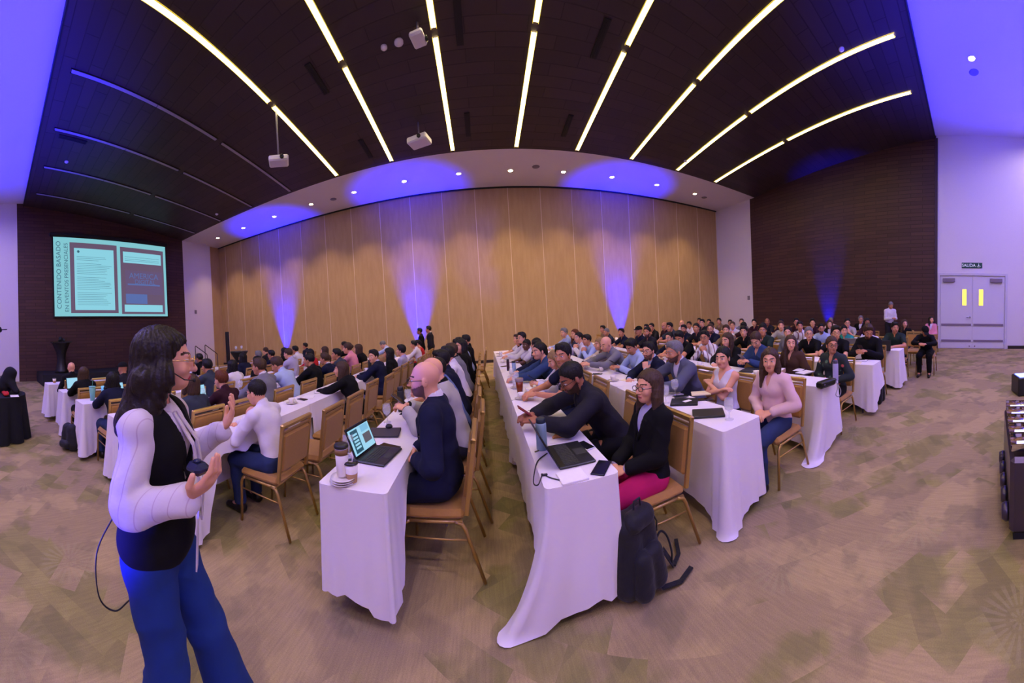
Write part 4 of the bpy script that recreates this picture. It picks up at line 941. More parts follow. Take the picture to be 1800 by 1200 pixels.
# (x of the head in the photo, y of its top, table line, pose, yaw, pitch, female, hair, hair colour, clothes, skin, beard, glasses, trousers, look)
PEOPLE = [
 # line left of the centre aisle
 (781, 650, 'F', 'lap', 4, 2, 0, '', 'brown', J('navy'), 0, 1, 1, 'navy', 'bald bearded man in a navy suit and glasses, hands in his lap'),
 (822, 650, 'F', 'phone', 6, 0, 0, '', 'black', J('lightgrey', 'black'), 0, 0, 0, 'charcoal', 'bald man in a light grey blazer holding up a phone'),
 (770, 638, 'F', 'chinl', 10, 4, 0, 'short', 'black', P_('blue'), 1, 0, 0, 'jeans', 'dark haired man in a blue polo with a hand at his mouth'),
 (806, 612, 'F', 'chinl', 22, 2, 0, 'quiff', 'black', S_('navy'), 1, 0, 1, 'navy', 'man in dark blue with glasses and swept black hair, drinking'),
 (820, 606, 'F', 'table', 26, 2, 0, 'short', 'brown', J('grey', 'charcoal'), 0, 1, 0, 'charcoal', 'brown bearded man in a grey shirt looking to the side'),
 (787, 608, 'F', 'table', 12, 4, 0, 'short', 'black', S_('white'), 1, 0, 0, 'charcoal', 'man in white leaning on the table near the middle uplight'),
 (846, 601, 'F', 'lap', 38, 0, 1, 'long', 'black', J('black', 'charcoal'), 0, 0, 0, 'black', 'woman with long black hair in a black coat at the aisle'),
 (824, 594, 'F', 'table', 20, 2, 0, 'short', 'black', S_('charcoal'), 1, 0, 0, 'black', 'dark haired man in charcoal beyond the black coated woman'),
 (806, 594, 'F', 'table', 10, 2, 0, 'short', 'black', S_('lightblue'), 0, 0, 0, 'black', 'man in pale blue whose hair glows by the middle uplight'),
 (828, 588, 'F', 'lap', 10, 2, 0, 'short', 'black', P_('black'), 1, 0, 0, 'black', 'man in black near the folding wall left of the aisle'),
 # E
 (448, 668, 'E', 'chinl', 6, 8, 0, 'fade', 'black', S_('white'), 0, 0, 1, 'jeans', 'man in a white dress shirt and blue jeans seen from behind'),
 (598, 655, 'E', 'reach', 14, 0, 1, 'longback', 'brown', B_('black'), 0, 0, 0, 'black', 'woman with long brown hair in a black top reaching over the table'),
 (658, 614, 'E', 'table', 66, 2, 0, 'short', 'black', J('navy', 'lavender'), 0, 0, 0, 'navy', 'young man in a dark navy suit looking back over the room'),
 (683, 621, 'E', 'lap', 4, 0, 1, 'long', 'black', B_('black'), 1, 0, 0, 'black', 'woman with straight black hair behind the young suited man'),
 (702, 611, 'E', 'back', 2, -4, 0, 'quiff', 'black', P_('lavender'), 0, 0, 0, 'charcoal', 'man with black quiff leaning back in a pale shirt'),
 (731, 606, 'E', 'chinl', 20, 0, 1, 'bun', 'black', [('tank', 'red', 0)], 0, 0, 0, 'red', 'woman in a red top and red skirt beside the empty chairs'),
 (728, 600, 'E', 'table', 6, 0, 0, 'short', 'black', S_('white'), 1, 0, 0, 'charcoal', 'man in white beyond the woman in red'),
 # D
 (367, 658, 'D', 'table', 0, 2, 0, 'short', 'red', S_('maroon'), 0, 0, 0, 'charcoal', 'auburn haired person in a maroon top seen from behind'),
 (455, 630, 'D', 'table', 6, 4, 0, 'short', 'brown', J('grey', 'white'), 1, 0, 0, 'charcoal', 'man in a grey wool blazer seen from behind'),
 (488, 629, 'D', 'deep', 8, 0, 0, 'short', 'brown', S_('lightblue'), 1, 0, 0, 'khaki', 'man in a pale blue shirt bent far over the table'),
 (556, 619, 'D', 'table', 10, 2, 0, 'fade', 'black', J('black', 'charcoal'), 1, 0, 0, 'black', 'man in a black jacket beyond the woman reaching over the table'),
 (574, 626, 'D', 'table', 10, 2, 0, 'short', 'brown', J('navy', 'white'), 1, 0, 0, 'navy', 'man in a blue suit jacket leaning at the table behind the long haired woman'),
 (590, 613, 'D', 'clasp', 30, 2, 0, 'short', 'black', P_('slate'), 1, 0, 0, 'charcoal', 'man in slate with clasped hands near the woman with long fair hair'),
 (606, 603, 'D', 'table', 6, 6, 1, 'bun', 'brown', S_('pink'), 0, 0, 0, 'charcoal', 'person in a pink shirt leaning over the table'),
 (621, 606, 'D', 'table', 2, 0, 1, 'longback', 'brown', B_('black'), 0, 0, 0, 'black', 'woman with long fair ended hair in black, seen from behind'),
 (673, 600, 'D', 'deep', 4, 6, 0, 'fade', 'grey', S_('lightblue'), 0, 0, 0, 'charcoal', 'grey haired man in pale blue bending down near the wall'),
 # C
 (363, 631, 'C', 'table', 4, 2, 0, 'short', 'black', S_('slate'), 1, 0, 0, 'charcoal', 'man in a dark slate shirt before an open laptop'),
 (430, 640, 'C', 'lap', 0, 0, 1, 'long', 'black', B_('black'), 1, 0, 0, 'black', 'long haired woman in black below the round bar table'),
 (410, 634, 'C', 'table', 4, 0, 1, 'wavy', 'black', B_('white'), 1, 0, 0, 'black', 'woman in a white sleeved top with an arm on the table'),
 (506, 612, 'C', 'table', 4, 4, 0, 'fade', 'brown', S_('lavender'), 0, 0, 0, 'navy', 'man in a lavender shirt with receding hair seen from behind'),
 (543, 613, 'C', 'table', 6, 2, 1, 'bob', 'black', B_('red'), 1, 0, 0, 'black', 'woman in a red blouse beside the left uplight'),
 (569, 610, 'C', 'lap', 4, 0, 1, 'long', 'brown', B_('brown'), 0, 0, 0, 'black', 'woman with long brown hair right of the left uplight'),
 (604, 600, 'C', 'table', 4, 0, 1, 'bun', 'black', B_('black'), 1, 0, 0, 'black', 'person with black gathered hair near the folding wall'),
 # B, A
 (478, 620, 'B', 'table', 6, 0, 0, 'short', 'black', S_('navy'), 1, 0, 0, 'black', 'man in a navy shirt left of the lavender shirt'),
 (450, 617, 'B', 'lap', 4, 0, 0, 'grey', 'grey', S_('black'), 0, 0, 0, 'black', 'grey haired man in black right of the round bar table'),
 (496, 611, 'B', 'table', 4, 0, 1, 'wavy', 'black', B_('black'), 1, 0, 0, 'black', 'dark haired woman in black left of the left uplight'),
 (518, 608, 'B', 'reach', 4, 4, 0, 'short', 'black', S_('white'), 1, 0, 0, 'charcoal', 'man in white in front of the left uplight'),
 (466, 611, 'A', 'lap', 2, 0, 0, 'fade', 'brown', S_('charcoal'), 0, 0, 0, 'black', 'man in charcoal in front of the folding wall near the bar table'),
 (536, 605, 'A', 'lap', 8, 0, 0, 'short', 'black', P_('navy'), 1, 0, 0, 'black', 'man in navy lit blue by the left uplight'),
 (429, 626, 'B', 'lap', 4, 0, 1, 'long', 'black', B_('navy'), 1, 0, 0, 'black', 'dark haired woman directly right of the black bar table'),
 (350, 626, 'A', 'lap', 6, 0, 0, 'short', 'black', S_('black'), 2, 0, 0, 'black', 'man in black below the stair handrails'),
 (125, 641, 'A', 'lap', 2, 0, 0, '', 'brown', S_('black'), 0, 0, 0, 'black', 'bald man in black near the screen wall'),
 (146, 658, 'B', 'table', 2, 0, 1, 'long', 'brown', B_('black'), 1, 0, 0, 'black', 'woman with brown hair at the second table line, near the white laptop'),
 (196, 655, 'C', 'table', 0, 0, 1, 'wavy', 'black', B_('navy'), 1, 0, 0, 'jeans', 'woman with curly dark hair behind the mint tumbler'),
 (215, 636, 'B', 'lap', 0, 0, 0, 'cap', 'black', S_('charcoal'), 1, 0, 0, 'black', 'man in a dark cap left of the presenter'),
 (338, 674, 'D', 'lap', 4, 4, 1, 'bob', 'brown', B_('slate'), 0, 0, 0, 'charcoal', 'person in slate just right of the presenter\'s face'),
 # line right of the centre aisle
 (1012, 637, 'G', 'deep', 12, 0, 0, 'fade', 'black', J('charcoal', 'charcoal'), 2, 1, 1, 'black', 'man in a dark charcoal suit bent over his phone, with glasses'),
 (1137, 663, 'G', 'back', 14, -2, 1, 'vlong', 'brown', J('black', 'lavender'), 0, 0, 1, 'magenta', 'woman with long black hair, glasses, black blazer and magenta skirt'),
 (976, 626, 'G', 'phone', 16, 0, 1, 'bob', 'blond', B_('white'), 0, 0, 0, 'charcoal', 'blond woman in white looking at her phone'),
 (988, 603, 'G', 'table', 44, 4, 0, 'short', 'black', P_('navy'), 1, 0, 0, 'navy', 'round faced man in navy above the blond woman'),
 (963, 608, 'G', 'reach', 24, 4, 1, 'tail', 'black', B_('denim'), 0, 0, 0, 'charcoal', 'woman in dusty blue with a dark ponytail, reaching forward'),
 (923, 598, 'G', 'table', 44, 2, 1, 'bun', 'black', [('polo', 'white', 0)], 3, 0, 0, 'charcoal', 'dark skinned woman in a white short sleeved top looking over'),
 (949, 601, 'G', 'table', 34, 2, 1, 'short', 'black', B_('navy'), 0, 0, 0, 'black', 'short haired woman in navy behind the table items'),
 (912, 600, 'G', 'table', 16, 4, 1, 'long', 'black', B_('cream'), 1, 0, 0, 'charcoal', 'woman in cream with hair hiding her face'),
 (909, 588, 'G', 'table', 34, 2, 0, 'short', 'brown', P_('white'), 0, 0, 0, 'charcoal', 'man in a white polo near the end of the aisle line'),
 (921, 585, 'G', 'table', 36, 0, 0, 'short', 'black', S_('white'), 0, 0, 1, 'black', 'man with glasses in white behind the man in a polo'),
 (934, 592, 'G', 'lap', 30, 0, 1, 'long', 'black', B_('black'), 1, 0, 0, 'black', 'woman with long black hair at the far part of the aisle line'),
 # H
 (1210, 602, 'H', 'reach', 4, 6, 0, 'grey', 'grey', J('steel', 'white'), 1, 1, 0, 'steel', 'grey haired man in a steel grey suit leaning on the table'),
 (1135, 601, 'H', 'chinl', 24, 2, 0, 'short', 'black', J('navy', 'lightblue'), 0, 1, 1, 'navy', 'bearded man with glasses in a navy blazer, hand at his chin'),
 (1108, 597, 'H', 'phone', 20, 6, 0, 'short', 'black', S_('lightblue'), 1, 0, 0, 'charcoal', 'man in a light blue shirt looking down at a phone'),
 (1080, 593, 'H', 'deep', 18, -8, 0, '', 'brown', S_('grey'), 0, 0, 0, 'charcoal', 'bald man in a grey shirt looking down'),
 (1052, 594, 'H', 'reach', 10, 2, 1, 'bob', 'blond', [('blouse', 'black', -.006), ('jacket', 'cream', 0)], 0, 0, 0, 'charcoal', 'fair haired woman in a cream blazer, arms on the table'),
 (1030, 588, 'H', 'clasp', 16, 4, 0, 'short', 'black', S_('lightblue'), 1, 0, 0, 'charcoal', 'man in a pale blue shirt with his hands at his mouth'),
 (1016, 584, 'H', 'clasp', 22, 2, 1, 'tail', 'black', B_('white'), 0, 0, 0, 'charcoal', 'dark haired woman in white beside the pale blue shirt'),
 (1004, 578, 'H', 'lap', 24, 0, 1, 'wavy', 'red', B_('slate'), 0, 0, 0, 'black', 'auburn curly haired woman far down the second right line'),
 (996, 577, 'H', 'table', 24, 0, 0, 'short', 'grey', S_('lightblue'), 0, 0, 0, 'black', 'grey haired person beside the auburn woman'),
 (1289, 624, 'H', 'crossed', 22, 2, 1, 'tail', 'black', [('tank', 'white', 0)], 0, 0, 0, 'black', 'woman in a white sleeveless top with crossed arms'),
 (1352, 620, 'H', 'lap', 34, 0, 1, 'longback', 'brown', B_('blush'), 0, 0, 0, 'jeans', 'woman in a satin pink blouse and jeans at the table end'),
 # I
 (1237, 581, 'I', 'clasp', 30, 4, 0, 'short', 'black', S_('print'), 1, 0, 1, 'charcoal', 'man with glasses in a white printed shirt, hands clasped'),
 (1274, 585, 'I', 'chinl', 6, 6, 1, 'longback', 'brown', J('black', 'white'), 0, 0, 0, 'black', 'woman with long brown hair in black, hand at her face'),
 (1202, 583, 'I', 'deep', 30, 0, 0, 'short', 'black', P_('black'), 1, 0, 0, 'charcoal', 'man in black looking down beside the printed shirt'),
 (1180, 584, 'I', 'chinl', 26, 2, 0, 'fade', 'black', S_('navy'), 0, 0, 1, 'charcoal', 'man in navy with glasses resting his chin on a hand'),
 (1137, 574, 'I', 'table', 34, 2, 0, 'fade', 'black', P_('charcoal'), 1, 1, 0, 'charcoal', 'bearded man in charcoal beside the right uplight'),
 (1091, 577, 'I', 'table', 36, 0, 0, 'short', 'black', P_('navy'), 1, 0, 0, 'black', 'man in dark navy sitting alone left of the right uplight'),
 (1065, 577, 'I', 'reach', 24, 6, 0, 'fade', 'grey', S_('slate'), 1, 0, 0, 'black', 'grey haired man in slate leaning forward near the folding wall'),
 (1059, 572, 'I', 'lap', 30, 0, 0, 'short', 'black', P_('khaki'), 1, 0, 0, 'black', 'dark haired man behind the leaning grey haired man'),
 (1122, 573, 'I', 'lap', 30, 0, 0, 'cap', 'black', P_('navy'), 1, 0, 0, 'black', 'man in a dark cap in front of the right uplight'),
 (1345, 586, 'I', 'phone', 20, 8, 1, 'tail', 'brown', B_('denim'), 0, 0, 0, 'jeans', 'woman in a denim shirt looking down at a tablet'),
 (1386, 589, 'I', 'lap', 36, 0, 1, 'vlong', 'brown', B_('brown'), 0, 0, 0, 'black', 'woman with very long brown hair in a sheer brown blouse'),
 (1462, 598, 'I', 'lap', 42, 2, 1, 'tail', 'brown', B_('floral'), 1, 0, 1, 'black', 'woman in a dark floral blouse and glasses at the table end'),
 # J
 (1418, 575, 'J', 'table', 38, 4, 0, 'grey', 'grey', P_('black'), 0, 0, 1, 'charcoal', 'grey haired man with glasses in a black polo, forearms on the table'),
 (1469, 573, 'J', 'table', 36, 2, 0, 'quiff', 'black', P_('black'), 0, 0, 1, 'charcoal', 'man with black quiff and glasses in a black polo behind the floral blouse'),
 (1526, 571, 'J', 'phone', 34, 6, 0, 'short', 'brown', S_('black'), 1, 1, 0, 'black', 'bearded man in a black shirt using a phone at the table end'),
 (1356, 570, 'J', 'table', 34, 2, 0, 'short', 'black', P_('darkgreen'), 1, 0, 0, 'charcoal', 'stout man in a dark green polo with a white logo'),
 (1301, 573, 'J', 'table', 30, 2, 0, 'short', 'black', P_('black'), 0, 0, 0, 'charcoal', 'young man in a black polo with a tattooed arm'),
 (1392, 574, 'J', 'lap', 34, 0, 1, 'bun', 'black', B_('grey'), 0, 0, 0, 'black', 'woman with dark tied hair behind the very long haired woman'),
 (1215, 571, 'J', 'table', 32, 0, 0, 'short', 'black', P_('navy'), 1, 1, 0, 'black', 'bearded man in navy beyond the clasped hands man'),
 (1233, 568, 'J', 'table', 32, 0, 0, 'fade', 'black', P_('charcoal'), 1, 0, 0, 'black', 'short haired man in a charcoal polo with white collar'),
 (1262, 569, 'J', 'table', 36, 0, 0, 'fade', 'brown', P_('navy'), 0, 1, 1, 'black', 'balding man with glasses in a navy polo'),
 (1276, 571, 'J', 'table', 34, 2, 0, 'short', 'brown', S_('khaki'), 0, 0, 0, 'black', 'brown haired man in khaki beside the balding man'),
 (1166, 568, 'J', 'clasp', 34, 2, 0, 'fade', 'black', P_('charcoal'), 1, 0, 0, 'black', 'man in charcoal with hands at his mouth near the right uplight'),
 (1141, 570, 'J', 'lap', 34, 0, 0, 'short', 'black', P_('white'), 0, 0, 0, 'black', 'man in white just right of the right uplight'),
 (1178, 566, 'J', 'lap', 20, 12, 0, '', 'black', P_('maroon'), 1, 0, 0, 'black', 'bald man in maroon looking down near the folding wall'),
 (1193, 567, 'J', 'reach', 20, 4, 0, 'short', 'black', P_('slate'), 1, 0, 0, 'black', 'man in slate leaning forward far down the line'),
 # K
 (1571, 566, 'K', 'table', 34, 6, 0, 'short', 'black', P_('darkgreen'), 1, 0, 0, 'jeans', 'man in a dark green shirt at the last table end before the door'),
 (1483, 572, 'K', 'reach', 34, 4, 0, 'short', 'black', P_('teal'), 0, 0, 0, 'charcoal', 'man in a bright teal polo'),
 (1536, 574, 'K', 'deep', 30, -10, 0, 'fade', 'grey', P_('white'), 1, 0, 0, 'charcoal', 'broad man in a white shirt hidden behind the phone user'),
 (1443, 569, 'K', 'table', 38, 2, 0, 'short', 'black', S_('lightblue'), 1, 1, 1, 'charcoal', 'man with glasses in a pale blue checked shirt'),
 (1403, 565, 'K', 'table', 36, 0, 0, 'short', 'black', S_('print'), 1, 0, 0, 'charcoal', 'man in a white shirt with a grey print'),
 (1376, 564, 'K', 'table', 40, 0, 0, 'short', 'brown', S_('lightgrey'), 0, 0, 0, 'charcoal', 'young man in a light grey shirt facing the camera side'),
 (1317, 567, 'K', 'deep', 20, -6, 0, 'short', 'black', P_('maroon'), 1, 0, 0, 'charcoal', 'man in maroon bending his head down'),
 (1337, 567, 'K', 'chinl', 40, 0, 1, 'long', 'black', B_('black'), 0, 0, 0, 'black', 'woman with long black hair, chin on her hand'),
 (1290, 565, 'K', 'clasp', 36, 0, 0, 'fade', 'brown', S_('white'), 0, 0, 0, 'charcoal', 'man in white with his hand at his face'),
 (1250, 566, 'K', 'table', 30, 0, 0, 'short', 'black', P_('white'), 0, 0, 0, 'charcoal', 'man in a plain white polo by the last panels'),
 (1208, 565, 'K', 'table', 30, 0, 0, 'short', 'black', S_('white'), 1, 0, 0, 'black', 'man in a white shirt below the last lit soffit lights'),
 (1201, 562, 'K', 'lap', 30, 0, 0, '', 'black', P_('white'), 0, 0, 0, 'black', 'bald man in white in front of the folding wall'),
 (1234, 561, 'K', 'lap', 30, 0, 0, 'short', 'black', P_('charcoal'), 0, 0, 0, 'black', 'man in charcoal right of the bald man'),
 # L, M and the chairs along the dark wall
 (1626, 575, 'X1', 'deep', 24, 10, 0, 'cap', 'black', S_('black'), 1, 0, 0, 'black', 'man in black bent low over his phone on a chair by the door'),
 (1637, 557, 'X2', 'back', 34, -8, 1, 'long', 'black', J('pink', 'white'), 0, 0, 0, 'jeans', 'woman in a pink blazer sitting against the white corner by the door'),
 (1590, 566, 'X3', 'lap', 30, 2, 1, 'wavy', 'brown', [('polo', 'black', 0)], 0, 0, 0, 'jeans', 'woman in black with fair brown hair beside the empty gold chair'),
 (1550, 560, 'L', 'chinl', 30, 0, 0, 'short', 'black', P_('lightgrey'), 0, 0, 1, 'charcoal', 'man with glasses in a light grey polo, hand at his chin'),
 (1573, 559, 'L', 'table', 30, 0, 1, 'bob', 'black', B_('maroon'), 2, 0, 0, 'charcoal', 'dark haired woman below the standing man'),
 (1505, 563, 'L', 'table', 30, 0, 1, 'bob', 'brown', J('black', 'white'), 0, 0, 0, 'charcoal', 'woman in black with a white collar beside the teal polo'),
 (1417, 560, 'L', 'table', 34, -2, 0, 'quiff', 'black', P_('maroon'), 0, 0, 0, 'charcoal', 'man in maroon near the dark wall'),
 (1387, 559, 'L', 'table', 34, -2, 0, 'short', 'black', P_('maroon'), 1, 0, 1, 'charcoal', 'man with glasses in maroon before the dark wall'),
 (1366, 561, 'L', 'table', 34, -2, 0, 'short', 'black', P_('maroon'), 2, 0, 0, 'charcoal', 'dark skinned man in maroon before the dark wall'),
 (1343, 559, 'L', 'table', 34, -2, 0, '', 'black', P_('charcoal'), 2, 0, 0, 'charcoal', 'bald dark skinned man before the dark wall'),
 (1326, 561, 'L', 'table', 34, -2, 0, 'short', 'black', P_('maroon'), 0, 0, 0, 'charcoal', 'man in a maroon polo at the corner of the dark wall'),
 (1305, 560, 'L', 'table', 34, -2, 0, 'short', 'brown', P_('grey'), 0, 0, 0, 'charcoal', 'man in grey before the white column'),
 (1296, 562, 'L', 'table', 34, -2, 0, 'short', 'black', P_('lavender'), 1, 0, 0, 'charcoal', 'man in lavender before the white column'),
 (1281, 559, 'L', 'table', 34, -2, 0, 'short', 'black', P_('khaki'), 1, 0, 0, 'charcoal', 'man in khaki at the edge of the folding wall'),
 (1259, 561, 'L', 'table', 30, -2, 0, 'short', 'black', P_('navy'), 1, 0, 0, 'charcoal', 'man in navy before the last folding panel'),
 (1246, 559, 'L', 'table', 30, -2, 0, 'short', 'black', P_('grey'), 1, 0, 0, 'charcoal', 'man in grey before the last folding panel'),
 (1460, 558, 'M', 'table', 30, 0, 0, 'fade', 'grey', S_('blush'), 2, 0, 0, 'charcoal', 'man in a pale pink shirt in front of the wall uplight'),
 (1513, 555, 'M', 'lap', 30, -4, 0, 'short', 'grey', J('black', 'white'), 1, 0, 1, 'black', 'grey haired man in a black suit against the dark wall'),
]
PI = math.pi
EXTRA_HIP = {'X1': 7.35, 'X2': 10.35, 'X3': 8.45}
HIP = dict(F=.25, E=.32, H=.40, G=.38)
FORCE = {'woman in a satin pink': (2.45, 1.84, .95), 'bald bearded man in a navy': (-.33, 2.14, 1.06), 'bald man in a light grey': (-.27, 2.72, 1.05), 'dark haired man in a blue': (-.30, 3.3, 1.0)}
SEATS = {k: [] for k in LINES}
_pc = {}; PL = []
for e in PEOPLE:
    (px, py, ln, pose, yaw, pitch, fem, hair, hc, tops, skin, beard, gl, pants, look) = e
    fem = bool(fem); hipX = EXTRA_HIP.get(ln) or LINES[ln][0] + HIP.get(ln, .42)
    key = (pose, yaw // 6, pitch // 6, fem)
    if key not in _pc: _pc[key] = mkpose(pose, yaw, pitch, fem)
    p = _pc[key]; hX, hY = p.hc[1], p.hc[0]          # facing -X: local y -> -x, local x -> +y
    X = hipX - hX; d = ray(px, py)
    Y = d[1] * X / d[0] if abs(X) > .6 and X * d[0] > 0 else at_z(px, py, p.top()[2] + .03).y
    Y = min(max(Y, .6), 11.3)
    zt = CAMH + d[2] * math.hypot(X, Y) / math.hypot(d[0], d[1])
    fo = [v for k_, v in FORCE.items() if look.startswith(k_)]
    if fo: PL.append([ln, fo[0][1], fo[0][0], p, key, fo[0][2], e]); continue
    PL.append([ln, Y - hY, hipX, p, key, min(1.05, max(.94, zt / p.top()[2])), e])
# nobody sits on a neighbour's lap: spread each line to chair pitch, keeping the near seats
for ln in set(q[0] for q in PL):
    row = sorted([q for q in PL if q[0] == ln], key=lambda q: q[1]); gap = .56 if len(row) < 14 else .54
    for it in range(60):
        for a, b in zip(row, row[1:]):
            o_ = gap - (b[1] - a[1])
            if o_ > 0: wa = .15 if a[1] < 4 else .5; a[1] -= o_ * wa; b[1] += o_ * (1 - wa)
        if row[-1][1] > 11.0: row[-1][1] = 11.0
        if ln in LINES and row[0][1] < LINES[ln][1] + .12: row[0][1] = LINES[ln][1] + .12
for ln, y, hipX, p, key, sc_, e in PL:
    (px, py, ln, pose, yaw, pitch, fem, hair, hc, tops, skin, beard, gl, pants, look) = e
    near = math.hypot(hipX, y) < 5.2
    person((hipX, y, 0), PI / 2, look, p, key, hair, hc, tops, skin, beard, near, gl, pants, sc_)
    if ln in SEATS: SEATS[ln].append(y)
    place_chair(hipX - .04, y, PI / 2, short(look, 'gold chair under'))
# fill the chairs nobody sits on
for ln, ys_ in SEATS.items():
    xr, yn, nt = LINES[ln]; ys_ = sorted(ys_); end = yn + nt * 1.83 - .3; c = yn + .32; out = []
    while c < end:
        if all(abs(c - q) > .53 for q in ys_ + out): out.append(c)
        c += .06
    for k, c in enumerate(out): place_chair(xr + .36, c, PI / 2, short('empty gold chair, %s free one from the near end, %s' % (ORD[k + 1], LN(ln))))
place_chair(7.95, 1.5, PI / 2, 'empty gold banquet chair left of the man bent over his phone by the door')
# man standing by the dark wall
ps = Pose(stand=True, lean=3, yaw=0, pitch=26, hl=(-.05, .27, 1.12), hr=(.05, .28, 1.12), hdl=(.3, .8, .3), hdr=(-.3, .8, .3), curl=.9)
q = at_x(1564, 540, 10.9); person((q.x, q.y, 0), PI / 2 + .7, 'man in a white shirt standing by the dark wall looking at his phone', ps, 'stand1', 'fade', 'grey', S_('white'), 1, 0, False, 0, 'charcoal', 1.03)
q = at_x(757, 595, -1.75); ps2 = Pose(stand=True, lean=2, yaw=0, hl=(-.16, .05, .80), hr=(.16, .05, .80))
person((q.x, min(q.y, 11.2), 0), PI / 2, 'person in a dark grey jacket standing by the folding wall', ps2, 'stand2', 'short', 'black', J('charcoal'), 1, 0, False, 0, 'black', .93)
q = at_x(750, 596, -1.5); person((-2.05, 10.2, 0), PI / 2 + .2, 'person in black with folded arms beside the standing one at the folding wall', ps2, 'stand2', 'short', 'black', S_('black'), 2, 0, False, 0, 'black', .90)
# ================================================================ the presenter
pr = Pose(stand=True, fem=True, lean=2, yaw=20, pitch=4, pel=(0, 0, .87), hl=(-.225, .215, 1.205), hr=(.175, .215, 1.125), hdl=(-.05, .50, .85), hdr=(.02, .72, .62), curl=.38, polel=(.5, -.5, -1), poler=(.35, -.3, -1), neck=.0, armk=.90,
          legs=[[(-.085, 0, .83), (-.13, .13, .47), (-.19, .22, .12), (-.21, .37, .04)], [(.085, 0, .83), (.075, .06, .47), (.06, -.03, .09), (.075, .12, .035)]])
pr.hc = pr.hc + V(0, .0, .03)
RM = Matrix.Rotation(math.radians(-57), 4, 'Z')
M_pin = stripes('pinstripe_shirt', srgb(208, 196, 204), srgb(188, 166, 180), 22, .965); _M['cloth_pin'] = M_pin; CC['pin'] = (0, 0, 0)
CC['royal'] = srgb(30, 54, 118)
bm = fullbody(pr, .0048, hr=.0088, spread=.035, nl=(.2, -.75, .55), nr=(-.35, -.55, .75))
PR = bpy.data.objects.new('person', bm); C.objects.link(PR); PR.location = (-1.105, .605, 0); PR.rotation_euler = (0, 0, math.radians(-57)); PR.scale = (1.022,) * 3
tag(PR, 'woman presenting on foot: black vest, white pinstriped shirt, blue flared trousers, gold glasses', 'person')
setm(PR, [SKIN[0], mat('lips_red', srgb(170, 60, 62), .4), IRIS, HCOL['brown'], STUB[0], EYEW])
_hairc.pop('presenter', None)
child('hair', hair_mesh('presenter'), [cloth_mat('hair_dark_gloss', (.018, .012, .011), .38, .5, 60, 0.0, 0.0)], PR, headM(pr))
child('shirt', sdf_mesh('shirt', topops(pr, 'shirt', .005) + [('&', HP(pr.P + pr.u * .12, -pr.u), 0)], .006, wr=.009), [M_pin], PR)
child('vest', sdf_mesh('vest', topops(pr, 'vest', .012), .0065, wr=.002), [CM_('black')], PR)
child('trousers', sdf_mesh('trousers', pantops(pr, flare=.034, g=.014), .008, wr=.006), [CM_('royal')], PR)
for sd in (0, 1): child('shoe', sdf_mesh('shoe', shoeops(pr, sd), .009), [M_shoe], PR)
child('glasses', glasses_mesh(), [mat('gold_wire', srgb(214, 170, 90), .25, .9)], PR, headM(pr))
# pale scarf ends hanging from the collar, cuffs, headset, transmitter cable
sc = MB()
for k, (dx, zb) in enumerate(((.018, .80), (-.03, .99))):
    pts = [pr.nb + V(dx * .6, .075, -.02), pr.nb + V(dx, .150, -.13), V(dx, .185, 1.08), V(dx + .01, .175, .95), V(dx + .012, .165, zb)]
    for a_, b_ in zip(pts, pts[1:]):
        sd_ = Vector((.017, .004, 0)); a_, b_ = Vector(a_), Vector(b_); n_ = Vector((0, .006, 0))
        sc.add([a_ - sd_, a_ + sd_, b_ + sd_, b_ - sd_, a_ - sd_ + n_, a_ + sd_ + n_, b_ + sd_ + n_, b_ - sd_ + n_], [(0, 1, 2, 3), (7, 6, 5, 4), (0, 4, 5, 1), (1, 5, 6, 2), (2, 6, 7, 3), (3, 7, 4, 0)])
sc.build('scarf', M_pin, PR)
hd = MB(); H_ = lambda x, y, z: tuple(pr.hc + pr.H @ V(x, y, z)); hd.tube([H_(.083, -.01, .0), H_(.082, .035, -.035), H_(.070, .075, -.060), H_(.035, .108, -.066)], .0022, 6).lathe([(0, -.008), (.006, -.004), (.006, .004), (0, .008)], 8, c=H_(.033, .110, -.066))
hd.build('headset_microphone', M_black, PR)
MB().tube(smooth([(-.02, -.135, .98), (.04, -.18, .90), (.10, -.22, .78), (.10, -.215, .62), (.06, -.17, .56), (.03, -.12, .60)]), .003, 6).build('microphone_cable', M_black, PR)
Wp = pr.WR + pr.hdr * .07
ck = MB().box((-.034, -.030, -.018), (.034, .030, .018), bev=.014).lathe([(.0, 0), (.013, .0), (.012, .006), (0, .008)], 14, c=(0, 0, .018)).build('presentation_clicker', mat('clicker_shell', (.015, .018, .06), .2))
ck.location = PR.matrix_basis @ Vector(Wp) if False else (Matrix.LocRotScale(PR.location, PR.rotation_euler, PR.scale) @ Vector(tuple(Wp + V(-.012, -.030, .040))))
tag(ck, 'small dark blue round clicker held in the presenter\'s near hand', 'clicker')
